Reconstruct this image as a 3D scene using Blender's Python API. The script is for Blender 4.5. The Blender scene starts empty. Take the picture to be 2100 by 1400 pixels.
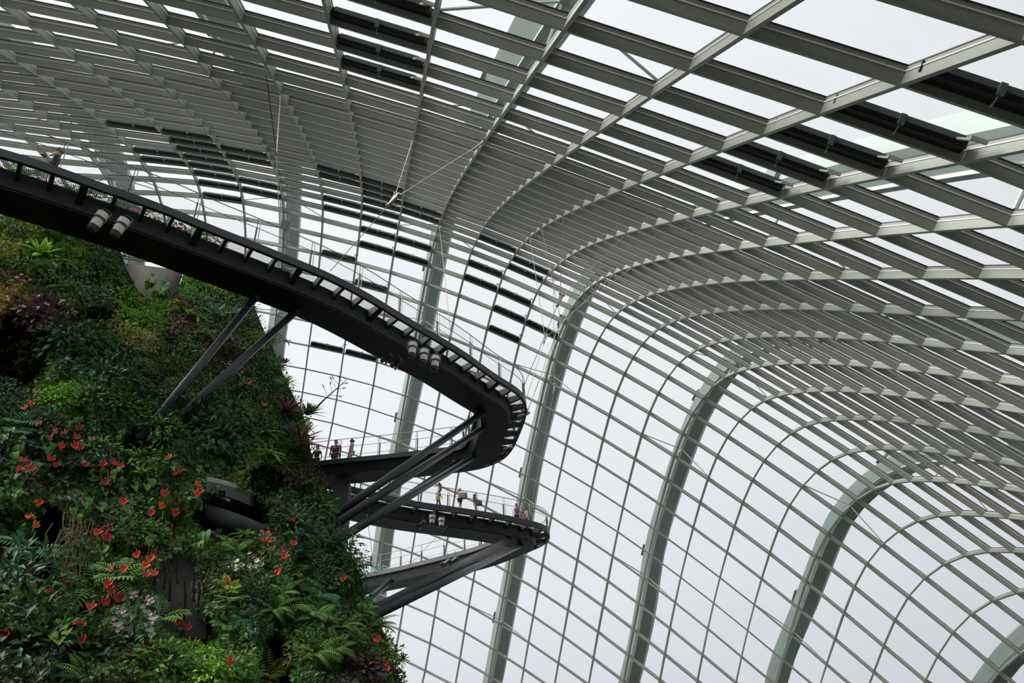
import bpy, bmesh, math, random
from math import sin, cos, pi, sqrt, atan2, radians
from mathutils import Vector, Matrix, noise
random.seed(7)
SC = bpy.context.scene
COL = SC.collection

# ------------------------------------------------------------------ camera
FPX = 1633.0                                   # focal length in pixels of the 2100 x 1400 frame
EYE = Vector((0, 0, 1.6))
c_up = Vector((-110, 2350, FPX)).normalized()  # world up seen in (right, up, forward)
c_y = (Vector((0, 0, 1)) - c_up * c_up.z).normalized()
c_x = Vector((1, 0, 0)); c_x = (c_x - c_up * c_x.dot(c_up) - c_y * c_x.dot(c_y)).normalized()
TOW = Matrix((c_x, c_y, c_up))                 # (right, up, forward) -> world
cam = bpy.data.cameras.new('camera')
cam.sensor_width = 36.0
cam.lens = FPX / 2100 * 36
cam.clip_start = 0.1
cam.clip_end = 600
camo = bpy.data.objects.new('camera', cam)
COL.objects.link(camo)
R_ = TOW @ Vector((1, 0, 0)); U_ = TOW @ Vector((0, 1, 0)); F_ = TOW @ Vector((0, 0, 1))
M3 = Matrix((R_, U_, -F_)).transposed()
camo.matrix_world = Matrix.Translation(EYE) @ M3.to_4x4()
SC.camera = camo

# ------------------------------------------------------------------ sky and exposure
SC.view_settings.view_transform = 'Standard'
SC.view_settings.look = 'None'
SC.view_settings.gamma = 1.0
SC.view_settings.exposure = 0.0
SC.view_settings.use_curve_mapping = False
w = bpy.data.worlds.new('overcast_sky'); SC.world = w
w.use_nodes = True
nt = w.node_tree; nt.nodes.clear()
out = nt.nodes.new('ShaderNodeOutputWorld'); bg = nt.nodes.new('ShaderNodeBackground')
tc = nt.nodes.new('ShaderNodeTexCoord'); mp = nt.nodes.new('ShaderNodeMapping')
mp.inputs['Scale'].default_value = (1.0, 1.0, 2.2)
nz = nt.nodes.new('ShaderNodeTexNoise'); nz.inputs['Scale'].default_value = 2.6; nz.inputs['Detail'].default_value = 5; nz.inputs['Roughness'].default_value = 0.5
rp = nt.nodes.new('ShaderNodeValToRGB')
rp.color_ramp.elements[0].position = 0.3; rp.color_ramp.elements[0].color = (0.80, 0.80, 0.845, 1)
rp.color_ramp.elements[1].position = 0.7; rp.color_ramp.elements[1].color = (0.885, 0.885, 0.915, 1)
sx = nt.nodes.new('ShaderNodeSeparateXYZ')
gr = nt.nodes.new('ShaderNodeValToRGB')
e = gr.color_ramp.elements
e[0].position = 0.0; e[0].color = (0.66, 0.67, 0.70, 1)
e[1].position = 1.0; e[1].color = (1.08, 1.08, 1.07, 1)
m = e.new(0.22); m.color = (0.86, 0.86, 0.88, 1)
m = e.new(0.5); m.color = (1.0, 1.0, 1.0, 1)
mx = nt.nodes.new('ShaderNodeMix'); mx.data_type = 'RGBA'; mx.blend_type = 'MULTIPLY'; mx.inputs[0].default_value = 1
L = nt.links.new
L(tc.outputs['Generated'], mp.inputs['Vector']); L(mp.outputs[0], nz.inputs['Vector']); L(nz.outputs['Fac'], rp.inputs['Fac'])
L(tc.outputs['Generated'], sx.inputs[0]); L(sx.outputs['Z'], gr.inputs['Fac'])
# the overcast is brighter towards the left, duller towards the right
sd = nt.nodes.new('ShaderNodeMapRange'); sd.inputs['From Min'].default_value = -0.8; sd.inputs['From Max'].default_value = 0.8; sd.inputs['To Min'].default_value = 1.30; sd.inputs['To Max'].default_value = 0.94
L(sx.outputs['X'], sd.inputs['Value']); L(sd.outputs[0], bg.inputs['Strength'])
L(rp.outputs['Color'], mx.inputs[6]); L(gr.outputs['Color'], mx.inputs[7]); L(mx.outputs[2], bg.inputs['Color'])
L(bg.outputs[0], out.inputs['Surface'])
# soft bright side of the overcast sky, up and to the left
sun = bpy.data.lights.new('hazy_sun', 'SUN'); sun.energy = 8.0; sun.angle = radians(50); sun.color = (1.0, 0.985, 0.95)
suno = bpy.data.objects.new('hazy_sun', sun); COL.objects.link(suno)
suno.rotation_euler = Vector((-.72, -.22, .62)).to_track_quat('Z', 'Y').to_euler()
SC.cycles.max_bounces = 5
SC.cycles.diffuse_bounces = 3
SC.cycles.glossy_bounces = 2
SC.cycles.transparent_max_bounces = 10
SC.cycles.use_denoising = True

# ------------------------------------------------------------------ helpers
def ray(px, py):
    """world direction through a pixel, forward component 1"""
    return TOW @ Vector(((px - 1050) / FPX, (700 - py) / FPX, 1.0))
def at_z(px, py, z):
    d = ray(px, py); return EYE + d * ((z - EYE.z) / d.z)
def at_h(px, py, h):
    """point on the ray at horizontal distance h"""
    d = ray(px, py); return EYE + d * (h / sqrt(d.x * d.x + d.y * d.y))
def at_f(px, py, f):
    return EYE + ray(px, py) * f

def mat(name, col, rough=0.6, metal=0.0, var=0.0, scale=3.0, spec=0.5, bump=0.0, sub=0.0):
    m = bpy.data.materials.new(name); m.use_nodes = True
    t = m.node_tree; b = t.nodes['Principled BSDF']
    b.inputs['Roughness'].default_value = rough; b.inputs['Metallic'].default_value = metal
    b.inputs['Specular IOR Level'].default_value = spec
    if var > 0 or bump > 0:
        tc = t.nodes.new('ShaderNodeTexCoord'); n = t.nodes.new('ShaderNodeTexNoise')
        n.inputs['Scale'].default_value = scale; n.inputs['Detail'].default_value = 6
        t.links.new(tc.outputs['Object'], n.inputs['Vector'])
        r = t.nodes.new('ShaderNodeValToRGB')
        r.color_ramp.elements[0].position = 0.3; r.color_ramp.elements[1].position = 0.7
        r.color_ramp.elements[0].color = tuple(c * (1 - var) for c in col) + (1,)
        r.color_ramp.elements[1].color = tuple(min(1, c * (1 + var)) for c in col) + (1,)
        t.links.new(n.outputs['Fac'], r.inputs['Fac']); t.links.new(r.outputs['Color'], b.inputs['Base Color'])
        if bump > 0:
            bp = t.nodes.new('ShaderNodeBump'); bp.inputs['Strength'].default_value = bump
            t.links.new(n.outputs['Fac'], bp.inputs['Height']); t.links.new(bp.outputs[0], b.inputs['Normal'])
    else:
        b.inputs['Base Color'].default_value = tuple(col) + (1,)
    return m

def attr_mat(name, rough=0.55, trans=0.25, spec=0.3):
    """leaf material: the leaf's own colour sits in a colour attribute"""
    m = bpy.data.materials.new(name); m.use_nodes = True
    t = m.node_tree; b = t.nodes['Principled BSDF']; o = t.nodes['Material Output']
    a = t.nodes.new('ShaderNodeVertexColor'); a.layer_name = 'leaf'
    t.links.new(a.outputs['Color'], b.inputs['Base Color'])
    b.inputs['Roughness'].default_value = rough; b.inputs['Specular IOR Level'].default_value = spec
    if trans > 0:
        tr = t.nodes.new('ShaderNodeBsdfTranslucent'); mixs = t.nodes.new('ShaderNodeMixShader'); mixs.inputs[0].default_value = trans
        t.links.new(a.outputs['Color'], tr.inputs['Color'])
        t.links.new(b.outputs[0], mixs.inputs[1]); t.links.new(tr.outputs[0], mixs.inputs[2]); t.links.new(mixs.outputs[0], o.inputs['Surface'])
    return m

def glass_mat(name, tint, gloss=0.04):
    m = bpy.data.materials.new(name); m.use_nodes = True
    t = m.node_tree; t.nodes.clear(); o = t.nodes.new('ShaderNodeOutputMaterial')
    tr = t.nodes.new('ShaderNodeBsdfTransparent'); tr.inputs['Color'].default_value = tint + (1,)
    g = t.nodes.new('ShaderNodeBsdfGlossy'); g.inputs['Roughness'].default_value = 0.08
    mx = t.nodes.new('ShaderNodeMixShader'); mx.inputs[0].default_value = gloss
    t.links.new(tr.outputs[0], mx.inputs[1]); t.links.new(g.outputs[0], mx.inputs[2]); t.links.new(mx.outputs[0], o.inputs['Surface'])
    return m

def mesh_mat(name, col, scale, cover):
    """woven wire mesh / grating: a fine procedural grid of wires with holes between"""
    m = bpy.data.materials.new(name); m.use_nodes = True
    t = m.node_tree; b = t.nodes['Principled BSDF']; o = t.nodes['Material Output']
    b.inputs['Base Color'].default_value = tuple(col) + (1,); b.inputs['Roughness'].default_value = 0.6
    tc = t.nodes.new('ShaderNodeTexCoord'); sp = t.nodes.new('ShaderNodeSeparateXYZ')
    t.links.new(tc.outputs['UV'], sp.inputs[0])
    outs = []
    for ax in ('X', 'Y'):
        mu = t.nodes.new('ShaderNodeMath'); mu.operation = 'MULTIPLY'; mu.inputs[1].default_value = scale
        fr = t.nodes.new('ShaderNodeMath'); fr.operation = 'FRACT'
        lt = t.nodes.new('ShaderNodeMath'); lt.operation = 'LESS_THAN'; lt.inputs[1].default_value = cover
        t.links.new(sp.outputs[ax], mu.inputs[0]); t.links.new(mu.outputs[0], fr.inputs[0]); t.links.new(fr.outputs[0], lt.inputs[0])
        outs.append(lt)
    mxm = t.nodes.new('ShaderNodeMath'); mxm.operation = 'MAXIMUM'
    t.links.new(outs[0].outputs[0], mxm.inputs[0]); t.links.new(outs[1].outputs[0], mxm.inputs[1])
    tr = t.nodes.new('ShaderNodeBsdfTransparent'); ms = t.nodes.new('ShaderNodeMixShader')
    t.links.new(mxm.outputs[0], ms.inputs[0]); t.links.new(tr.outputs[0], ms.inputs[1]); t.links.new(b.outputs[0], ms.inputs[2])
    t.links.new(ms.outputs[0], o.inputs['Surface'])
    return m

class MB:
    """collects geometry for ONE mesh object"""
    def __init__(s): s.v = []; s.f = []; s.m = []; s.c = []; s.col = (0.05, 0.1, 0.03); s.uv = None
    def vert(s, p): s.v.append(tuple(p)); s.c.append(s.col); return len(s.v) - 1
    def face(s, ix, mi=0): s.f.append(tuple(ix)); s.m.append(mi)
    def poly(s, pts, mi=0): s.face([s.vert(p) for p in pts], mi)
    def box(s, c, ax, ay, az, mi=0):
        c = Vector(c); i = [s.vert(c + ax * a + ay * b + az * d) for d in (-1, 1) for b in (-1, 1) for a in (-1, 1)]
        for q in ((0, 2, 3, 1), (4, 5, 7, 6), (0, 1, 5, 4), (2, 6, 7, 3), (0, 4, 6, 2), (1, 3, 7, 5)): s.face([i[k] for k in q], mi)
    def sweep(s, rings, mi=0, closed=True, caps=True):
        """rings: list of point lists of equal length"""
        n = len(rings[0]); ids = [[s.vert(p) for p in r] for r in rings]
        for a, b in zip(ids[:-1], ids[1:]):
            for k in range(n if closed else n - 1):
                l = (k + 1) % n; s.face((a[k], a[l], b[l], b[k]), mi)
        if caps and closed:
            s.face(ids[0][::-1], mi); s.face(ids[-1], mi)
    def tube(s, pts, r, n=8, mi=0, caps=True):
        pts = [Vector(p) for p in pts]; rs = r if isinstance(r, (list, tuple)) else [r] * len(pts)
        rings = []; prev = None
        for i, p in enumerate(pts):
            t = (pts[min(i + 1, len(pts) - 1)] - pts[max(i - 1, 0)])
            if t.length < 1e-9: t = Vector((0, 0, 1))
            t.normalize()
            if prev is None:
                a = t.orthogonal().normalized()
            else:
                a = prev - t * prev.dot(t)
                a = a.normalized() if a.length > 1e-6 else t.orthogonal().normalized()
            prev = a; b = t.cross(a)
            rings.append([p + a * (rs[i] * cos(2 * pi * k / n)) + b * (rs[i] * sin(2 * pi * k / n)) for k in range(n)])
        s.sweep(rings, mi, True, caps)
    def lathe(s, prof, base, axis, n=16, mi=0):
        base = Vector(base); t = Vector(axis).normalized(); a = t.orthogonal().normalized(); b = t.cross(a)
        rings = [[base + t * h + a * (r * cos(2 * pi * k / n)) + b * (r * sin(2 * pi * k / n)) for k in range(n)] for r, h in prof]
        s.sweep(rings, mi)
    def build(s, name, mats, parent=None, smooth=False, origin=None):
        me = bpy.data.meshes.new(name)
        v = s.v
        if origin is not None:
            o = origin; v = [(p[0] - o[0], p[1] - o[1], p[2] - o[2]) for p in v]
        me.from_pydata(v, [], s.f)
        mats = mats if isinstance(mats, (list, tuple)) else [mats]
        for mm in mats: me.materials.append(mm)
        if len(mats) > 1: me.polygons.foreach_set('material_index', s.m)
        if smooth: me.polygons.foreach_set('use_smooth', [True] * len(s.f))
        if any('leaf' in mm.name or 'petal' in mm.name for mm in mats):
            ca = me.color_attributes.new('leaf', 'FLOAT_COLOR', 'POINT')
            flat = []
            for c in s.c: flat += [c[0], c[1], c[2], 1.0]
            ca.data.foreach_set('color', flat)
        if s.uv:
            ul = me.uv_layers.new(name='UVMap'); fl = []
            for lp in me.loops: fl += s.uv[lp.vertex_index]
            ul.data.foreach_set('uv', fl)
        me.update()
        o = bpy.data.objects.new(name, me); COL.objects.link(o)
        if origin is not None: o.location = origin
        if parent is not None:
            o.parent = parent
            if origin is None: pass
        return o

def tag(o, label=None, cat=None, group=None, kind=None):
    if label: o['label'] = label
    if cat: o['category'] = cat
    if group: o['group'] = group
    if kind: o['kind'] = kind
    return o
def empty(name, loc=(0, 0, 0)):
    o = bpy.data.objects.new(name, None); COL.objects.link(o); o.location = loc; o.empty_display_size = 0.2; return o
def part(mb, name, mats, root, smooth=False, lv=None):
    """part of a thing whose points are given in world space; root sits at its own location"""
    o = mb.build(name, mats, None, smooth)
    o.parent = root
    off = Vector(root.location) if lv is None else Vector(lv)
    me = o.data
    me.transform(Matrix.Translation(-off))
    return o
def copy_tree(o, parent=None):
    c = o.copy(); COL.objects.link(c)
    if parent is not None: c.parent = parent
    for ch in [x for x in bpy.data.objects if x.parent == o]: copy_tree(ch, c)
    return c

M = dict(
    steel=mat('painted_steel', (0.31, 0.325, 0.275), 0.5, 0, 0.05, 0.7),
    ledge_glint=mat('ledge_highlight', (0.85, 0.82, 0.76), 0.5),  # pale colour paints in the sky glint along the member ledges
    cap=mat('glazing_bar', (0.27, 0.26, 0.25), 0.5),
    gasket=mat('black_gasket', (0.02, 0.02, 0.02), 0.6),
    rib=mat('grey_green_rib_paint', (0.33, 0.39, 0.37), 0.55, 0, 0.08, 0.5),
    ribl=mat('pale_rib_edge', (0.55, 0.58, 0.56), 0.5),
    white=mat('white_strut_paint', (0.62, 0.64, 0.62), 0.5),
    black=mat('black_blind_fabric', (0.012, 0.013, 0.014), 0.6),
    bracket=mat('grey_bracket', (0.22, 0.24, 0.24), 0.4, 0.5),
    deck=mat('charcoal_walkway_steel', (0.008, 0.012, 0.014), 0.5, 0.1, 0.12, 0.6),
    deckedge=mat('dark_grey_edge_beam', (0.03, 0.032, 0.035), 0.45, 0.2, 0.06, 0.6),
    pipe=mat('slate_pipe_paint', (0.018, 0.022, 0.028), 0.42, 0.1, 0.15, 1.2),
    rail=mat('stainless_rail', (0.30, 0.29, 0.27), 0.35, 0.7),
    postd=mat('dark_post', (0.05, 0.05, 0.045), 0.5, 0.2),
    cable=mat('steel_cable', (0.52, 0.49, 0.43), 0.45, 0.3),
    cabled=mat('dark_cable', (0.05, 0.05, 0.05), 0.5),
    plate=mat('cast_plate', (0.50, 0.48, 0.42), 0.5, 0.1),
    lamp=mat('warm_white_lamp_body', (0.78, 0.76, 0.68), 0.45, 0, 0.06, 6),
    lampd=mat('lamp_dark_band', (0.05, 0.055, 0.05), 0.4),
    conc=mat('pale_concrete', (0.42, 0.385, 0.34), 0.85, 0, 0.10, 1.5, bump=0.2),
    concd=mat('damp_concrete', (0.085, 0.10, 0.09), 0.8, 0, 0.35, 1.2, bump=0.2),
    soil=mat('dark_planting_felt', (0.006, 0.010, 0.004), 1.0, 0, 0.4, 1.0, spec=0.05, bump=0.4),
    ground=mat('dark_ground', (0.02, 0.025, 0.018), 0.9, 0, 0.3, 0.4),
    leaf=attr_mat('leaf_colour', 0.5, 0.22),
    petal=attr_mat('petal_colour', 0.5, 0.15),
    glass=glass_mat('roof_glass', (0.93, 0.955, 0.945), 0.03),
    mesh=mesh_mat('wire_mesh', (0.22, 0.22, 0.21), 14.0, 0.05),
    grate=mesh_mat('steel_grating', (0.06, 0.06, 0.065), 17.0, 0.22),
)
# ------------------------------------------------------------------ the glass roof: a smooth grid surface
CTRL = [int(s) for s in """-7104 9267 1596 -6918 8770 2057 -6715 8329 2564 -6554 7838 3191 -6398 7377 3851 -6186 6878 4450 -5981 6166 4780 -5630 5417 4883 -5560 4518 5173 -5282 3925 5108 -5187 3168 4708 -4968 2921 3858 -4967 2283 3178 -4672 1696 2726 -4708 899 2380 -4405 144 2133 -4371 -758 1787 -4028 -1205 1447 -4957 -2381 787 -6234 9464 1677 -6003 8944 2140 -5795 8430 2679 -5606 7952 3247 -5442 7464 3877 -5278 6966 4478 -5068 6375 4984 -4857 5673 5260 -4648 4888 5334 -4547 4057 5162 -4378 3490 4641 -4193 2922 4127 -3937 2451 3600 -3891 1813 3126 -3753 1166 2725 -3680 398 2346 -3453 -219 2005 -3423 -986 1672 -2990 -1554 1472 -5368 9632 1600 -5103 9074 2165 -4873 8561 2695 -4678 8062 3273 -4510 7589 3854 -4362 7082 4491 -4185 6595 5068 -3978 5921 5538 -3809 5169 5501 -3636 4425 5163 -3425 3779 4749 -3282 3165 4313 -3142 2575 3868 -3039 2029 3355 -2994 1318 2905 -2703 832 2511 -2721 77 2105 -2448 -596 1834 -2388 -1428 1637 -4558 9627 1617 -4208 9196 2055 -3951 8699 2653 -3769 8200 3220 -3599 7706 3838 -3445 7297 4411 -3331 6750 5127 -3091 6215 5605 -2927 5350 5718 -2727 4741 5328 -2591 4132 4916 -2416 3509 4443 -2263 2903 3962 -2113 2262 3452 -2036 1732 3032 -1973 1074 2490 -1759 391 2165 -1673 -358 1858 -1159 -931 1393 -3657 9644 1135 -3335 9265 1944 -3039 8860 2469 -2862 8349 3128 -2733 7881 3713 -2502 7446 4430 -2415 7087 5021 -2186 6411 5530 -1983 5692 5645 -1792 4981 5228 -1651 4327 4839 -1509 3711 4387 -1408 3149 3933 -1284 2544 3426 -1148 1905 2920 -1062 1305 2453 -970 552 2091 -641 -54 1621 -782 -790 1587 -2920 9708 1257 -2431 9359 1537 -2184 8940 2321 -1958 8562 2814 -1855 8096 3559 -1638 7651 4222 -1495 7378 4944 -1295 6620 5371 -1102 5907 5456 -931 5156 5089 -815 4591 4701 -690 3931 4193 -553 3326 3736 -434 2716 3246 -315 2115 2747 -179 1447 2176 -54 814 1692 101 118 1513 647 -693 841 -1951 10099 668 -1645 9459 1351 -1271 9007 1748 -1131 8690 2627 -957 8304 3264 -802 7851 3918 -628 7406 4527 -416 6766 5012 -213 5995 5115 -88 5336 4751 22 4615 4305 140 4046 3884 234 3403 3366 353 2821 2893 467 2156 2334 602 1609 1920 770 926 1361 1274 217 812 289 -635 1808 -1239 10358 808 -776 9653 868 -517 9078 1436 -341 8710 2126 -152 8414 2870 7 7862 3428 214 7587 4122 386 6850 4587 595 6128 4659 719 5386 4303 822 4797 3934 912 4147 3474 1019 3551 3022 1106 2912 2507 1207 2295 2011 1390 1684 1494 1656 1005 927 1930 433 636 1771 -547 340 -219 10559 139 19 9867 595 246 9254 974 399 8758 1579 608 8415 2314 778 7899 2903 978 7609 3563 1163 6857 4001 1378 6147 4109 1465 5410 3766 1542 4737 3352 1643 4140 2925 1716 3518 2466 1813 2933 1994 1987 2399 1537 2187 1804 1053 2311 1401 559 2594 623 102 2862 34 -136 614 10741 -157 845 10084 153 1022 9448 631 1130 8868 1076 1267 8283 1647 1462 7841 2289 1710 7640 2938 1852 6782 3356 2097 6163 3505 2178 5436 3163 2263 4795 2790 2304 4118 2342 2404 3543 1921 2512 2952 1451 2699 2404 1039 3013 1855 670 3110 1387 63 3251 900 -486 3457 167 -982 1418 10923 -703 1647 10279 -254 1791 9624 162 1862 8943 588 2000 8380 1029 2101 7745 1573 2430 7667 2278 2544 6810 2702 2814 6142 2827 2851 5391 2498 2874 4659 2083 3011 4169 1725 3044 3455 1257 3247 2939 891 3448 2358 546 3697 1795 98 3894 1277 -457 3970 848 -1110 3989 543 -1793 2215 11104 -1151 2404 10445 -766 2520 9767 -378 2602 9083 43 2555 8454 393 2820 7958 999 2994 7403 1423 3204 6802 2008 3396 6027 2058 3510 5345 1760 3555 4666 1445 3561 4010 1040 3653 3521 669 3888 2852 290 4146 2227 -79 4381 1625 -534 4588 1104 -1076 4721 682 -1710 4750 360 -2460 2969 11233 -1780 3113 10569 -1370 3230 9897 -962 3263 9233 -573 3356 8599 -91 3432 8022 389 3610 7346 726 3802 6710 1168 4093 5967 1308 4111 5299 959 4064 4619 928 4245 4018 402 4308 3371 2 4515 2722 -381 4779 2034 -778 5035 1412 -1227 5253 871 -1744 5447 414 -2333 5616 31 -2981 3644 11314 -2513 3786 10644 -2073 3886 10019 -1600 4005 9372 -1106 4089 8738 -604 4170 8010 -255 4189 7338 142 4375 6673 343 4710 6059 667 4872 5282 595 4844 4580 182 4835 3903 -165 4989 3214 -679 5141 2498 -1103 5380 1810 -1539 5643 1157 -1972 5909 579 -2449 6153 80 -2967 6405 -364 -3532 4287 10998 -3522 4377 10738 -2854 4549 10100 -2287 4745 9539 -1560 4866 8785 -1199 4855 8055 -751 4903 7243 -658 4933 6732 -108 5371 6240 -39 5831 5379 285 5584 4497 -288 5490 3758 -896 5611 2989 -1272 5815 2224 -1925 5931 1532 -2335 6222 874 -2775 6542 233 -3181 6863 -343 -3623 7004 -636 -4081""".split()]
NKC, NJC, K0, J0, NK, NJ = 15, 19, -13, 0, 31, 49
CP = [[Vector((CTRL[(a * NJC + b) * 3], CTRL[(a * NJC + b) * 3 + 1], CTRL[(a * NJC + b) * 3 + 2])) * .0079 for b in range(NJC)] for a in range(NKC)]
def bas(t, nc):
    s = max(0, min(int(t), nc - 4)); f = t - s
    return s, ((1 - f) ** 3 / 6, (3 * f ** 3 - 6 * f * f + 4) / 6, (-3 * f ** 3 + 3 * f * f + 3 * f + 1) / 6, f ** 3 / 6)
def surf(k, j):
    sa, wa = bas((k - K0) / 2.5, NKC); sb, wb = bas((j - J0) / 3.0, NJC)
    p = Vector((0, 0, 0))
    for a in range(4):
        for b in range(4): p += CP[sa + a][sb + b] * (wa[a] * wb[b])
    return p + EYE
def nrm(k, j):
    tk = surf(k + .3, j) - surf(k - .3, j); tj = surf(k, j + .3) - surf(k, j - .3)
    n = tk.cross(tj).normalized()
    return n if n.z > -0.05 and n.dot(surf(k, j) - Vector((2, 20, 5))) > 0 else -n
RNG = {-12: (21, 34), -11: (20, 37), -10: (19, 41), -9: (18, 42), -8: (17, 43), -7: (10, 43), -6: (9, 44), -5: (8, 45), -4: (7, 46), -3: (2, 47), -2: (1, 48), -1: (0, 48), 0: (0, 48), 1: (0, 48), 2: (0, 48), 3: (1, 46), 4: (2, 45), 5: (3, 43), 6: (3, 42), 7: (4, 40), 8: (5, 38), 9: (6, 36), 10: (7, 34), 11: (9, 32), 12: (10, 30), 13: (11, 28), 14: (12, 26), 15: (13, 24), 16: (15, 22)}
NODE = {}; NRM = {}
for k, (lo, hi) in RNG.items():
    for j in range(max(0, lo - 5), min(48, hi + 4) + 1):
        p = surf(k, j)
        if p.z > 0.8: NODE[k, j] = p; NRM[k, j] = nrm(k, j)
H_ = 0.40                                     # depth of the roof members
roof = empty('ceiling'); tag(roof, kind='structure')
def member(mb, pts, nrs, w1, first, mi_web=0):
    """a deep box section with a foot plate, a pale ledge coloured as a sky highlight and a narrow dark cap; pts run along the inner edge"""
    n = len(pts); lo = []; hi = []; R1 = []; R2 = []; R3 = []; R0 = []; R4 = []
    for i in range(n):
        t = (pts[min(i + 1, n - 1)] - pts[max(i - 1, 0)]).normalized(); nn = nrs[i]; s = t.cross(nn).normalized(); p = pts[i]
        def rect(w, a, b): return [p + s * w + nn * a, p - s * w + nn * a, p - s * w + nn * b, p + s * w + nn * b]
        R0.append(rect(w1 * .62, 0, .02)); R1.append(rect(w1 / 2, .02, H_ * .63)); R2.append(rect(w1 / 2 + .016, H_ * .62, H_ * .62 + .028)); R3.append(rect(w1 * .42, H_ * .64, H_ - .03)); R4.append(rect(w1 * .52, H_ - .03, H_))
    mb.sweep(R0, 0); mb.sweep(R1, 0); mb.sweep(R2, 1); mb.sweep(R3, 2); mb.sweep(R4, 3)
roofm = [M['steel'], M['ledge_glint'], M['cap'], M['gasket']]
def runs(keys):
    keys = sorted(keys); out = []; cur = [keys[0]]
    for a in keys[1:]:
        if a == cur[-1] + 1: cur.append(a)
        else: out.append(cur); cur = [a]
    out.append(cur); return [r for r in out if len(r) > 1]
for k in range(-12, 17):
    js = [j for (kk, j) in NODE if kk == k]
    if len(js) < 2: continue
    mb = MB()
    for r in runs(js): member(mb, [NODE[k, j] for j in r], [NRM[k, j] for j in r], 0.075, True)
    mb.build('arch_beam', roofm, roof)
for j in range(0, 49):
    ks = [k for (k, jj) in NODE if jj == j]
    if len(ks) < 2: continue
    mb = MB()
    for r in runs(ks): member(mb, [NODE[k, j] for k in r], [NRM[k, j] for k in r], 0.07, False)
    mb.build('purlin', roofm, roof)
mb = MB(); gi = {}
for (k, j), p in NODE.items(): gi[k, j] = mb.vert(p + NRM[k, j] * (H_ + .01))
for (k, j) in NODE:
    q = [(k, j), (k + 1, j), (k + 1, j + 1), (k, j + 1)]
    if all(x in NODE for x in q): mb.face([gi[x] for x in q])
mb.build('glazing', M['glass'], roof)

# ------------------------------------------------------------------ big steel ribs outside the glass
def clampkj(k, j): return surf(min(16.9, max(-12.9, k)), min(48, max(0, j)))
RIBN = {-10: 'far left', -6: 'left', -2: 'beside the planted mountain', 2: 'behind the walkway tips', 6: 'right of the walkways', 10: 'lower right', 14: 'in the bottom right corner'}
RIBL = {-10: 'grey-green steel rib outside the glass, seen behind the upper walkway at far left',
        -6: 'grey-green steel rib outside the glass, just right of the planted mountain edge',
        -2: 'grey-green steel rib outside the glass, crossing behind the middle of the upper walkway',
        2: 'grey-green steel rib outside the glass, rising right behind the tips of both walkways',
        6: 'grey-green steel rib outside the glass, first to the right of the walkway tips',
        10: 'grey-green steel rib outside the glass, curving over at lower right',
        14: 'grey-green steel rib outside the glass, arching in the bottom right corner'}
for k in (-10, -6, -2, 2, 6, 10, 14):
    js = sorted(j for (kk, j) in NODE if kk == k)
    root = empty('steel_rib', NODE[k, js[0]] + NRM[k, js[0]] * 2.1); tag(root, RIBL[k], 'steel rib', 'big ribs outside the glass')
    core = []; nose = []
    for j in js:
        p = NODE[k, j]; nn = NRM[k, j]
        t = (NODE[k, min(j + 1, js[-1])] - NODE[k, max(j - 1, js[0])]).normalized(); s = t.cross(nn).normalized()
        a = p + nn * 1.5
        core.append([a, a + s * .8 + nn * .62, a + s * .8 + nn * 1.35, a - s * .8 + nn * 1.35, a - s * .8 + nn * .62])
        nose.append([a + s * .11 - nn * .04, a - s * .11 - nn * .04, a - s * .11 + nn * .1, a + s * .11 + nn * .1])
    mb = MB(); mb.sweep(core); part(mb, 'box_girder', M['rib'], root)
    mb = MB(); mb.sweep(nose); part(mb, 'edge_strip', M['ribl'], root)
    for j in js[2::5]:
        mb = MB(); a = NODE[k, j] + NRM[k, j] * 1.54
        for kk, dj in ((k - 1, 0), (k + 1, 0)):
            if (kk, j) in NODE: mb.tube([a, NODE[kk, j] + NRM[kk, j] * (H_ + .03)], .042, 6)
        if (k, j + 1) in NODE: mb.tube([a, NODE[k, j] + NRM[k, j] * (H_ + .03)], .055, 6)
        if mb.v: part(mb, 'strut', M['white'], root)
    for j in js[1::6]:
        mb = MB(); nn = NRM[k, j]; t = (NODE[k, j] - NODE[k, max(j - 1, js[0])]).normalized() if j > js[0] else Vector((0, 0, 1)); s = t.cross(nn).normalized()
        mb.box(NODE[k, j] + nn * 2.4 + s * .86, s * .1, t * .45, nn * .25)
        part(mb, 'junction_box', M['bracket'], root)

# ------------------------------------------------------------------ blind boxes hung in some roof bays
ORD = ['topmost', 'second', 'third', 'fourth', 'fifth', 'sixth', 'seventh', 'eighth']
BL = [(-4, (42, 41, 40, 39), 'near the top edge left of centre'),
      (0, (45, 44, 43, 42, 41, 40), 'in the diagonal row at upper right'),
      (-9, (28, 25, 24), 'above the far left of the upper walkway'),
      (-8, (28, 27, 26, 25, 24, 23, 22, 21), 'above the railing at left'),
      (-7, (27, 26, 23, 22), 'left of the tall hanging cable'),
      (-5, (27, 26, 23, 22, 19), 'right of the tall hanging cable'),
      (-4, (27, 26, 25, 24, 23, 22), 'left of the forked cable'),
      (-4, (21, 20, 18), 'lower down, left of the forked cable'),
      (-3, (25, 24, 21, 20), 'right of the forked cable'),
      (-1, (24, 21, 20), 'left of the cable cluster'),
      (0, (23, 22, 20, 19, 18), 'behind the cable cluster'),
      (1, (19,), 'beside the lowest triangular cable plate'),
      (-5, (15,), 'under the upper walkway, left'), (-4, (15,), 'under the upper walkway, right')]
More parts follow.
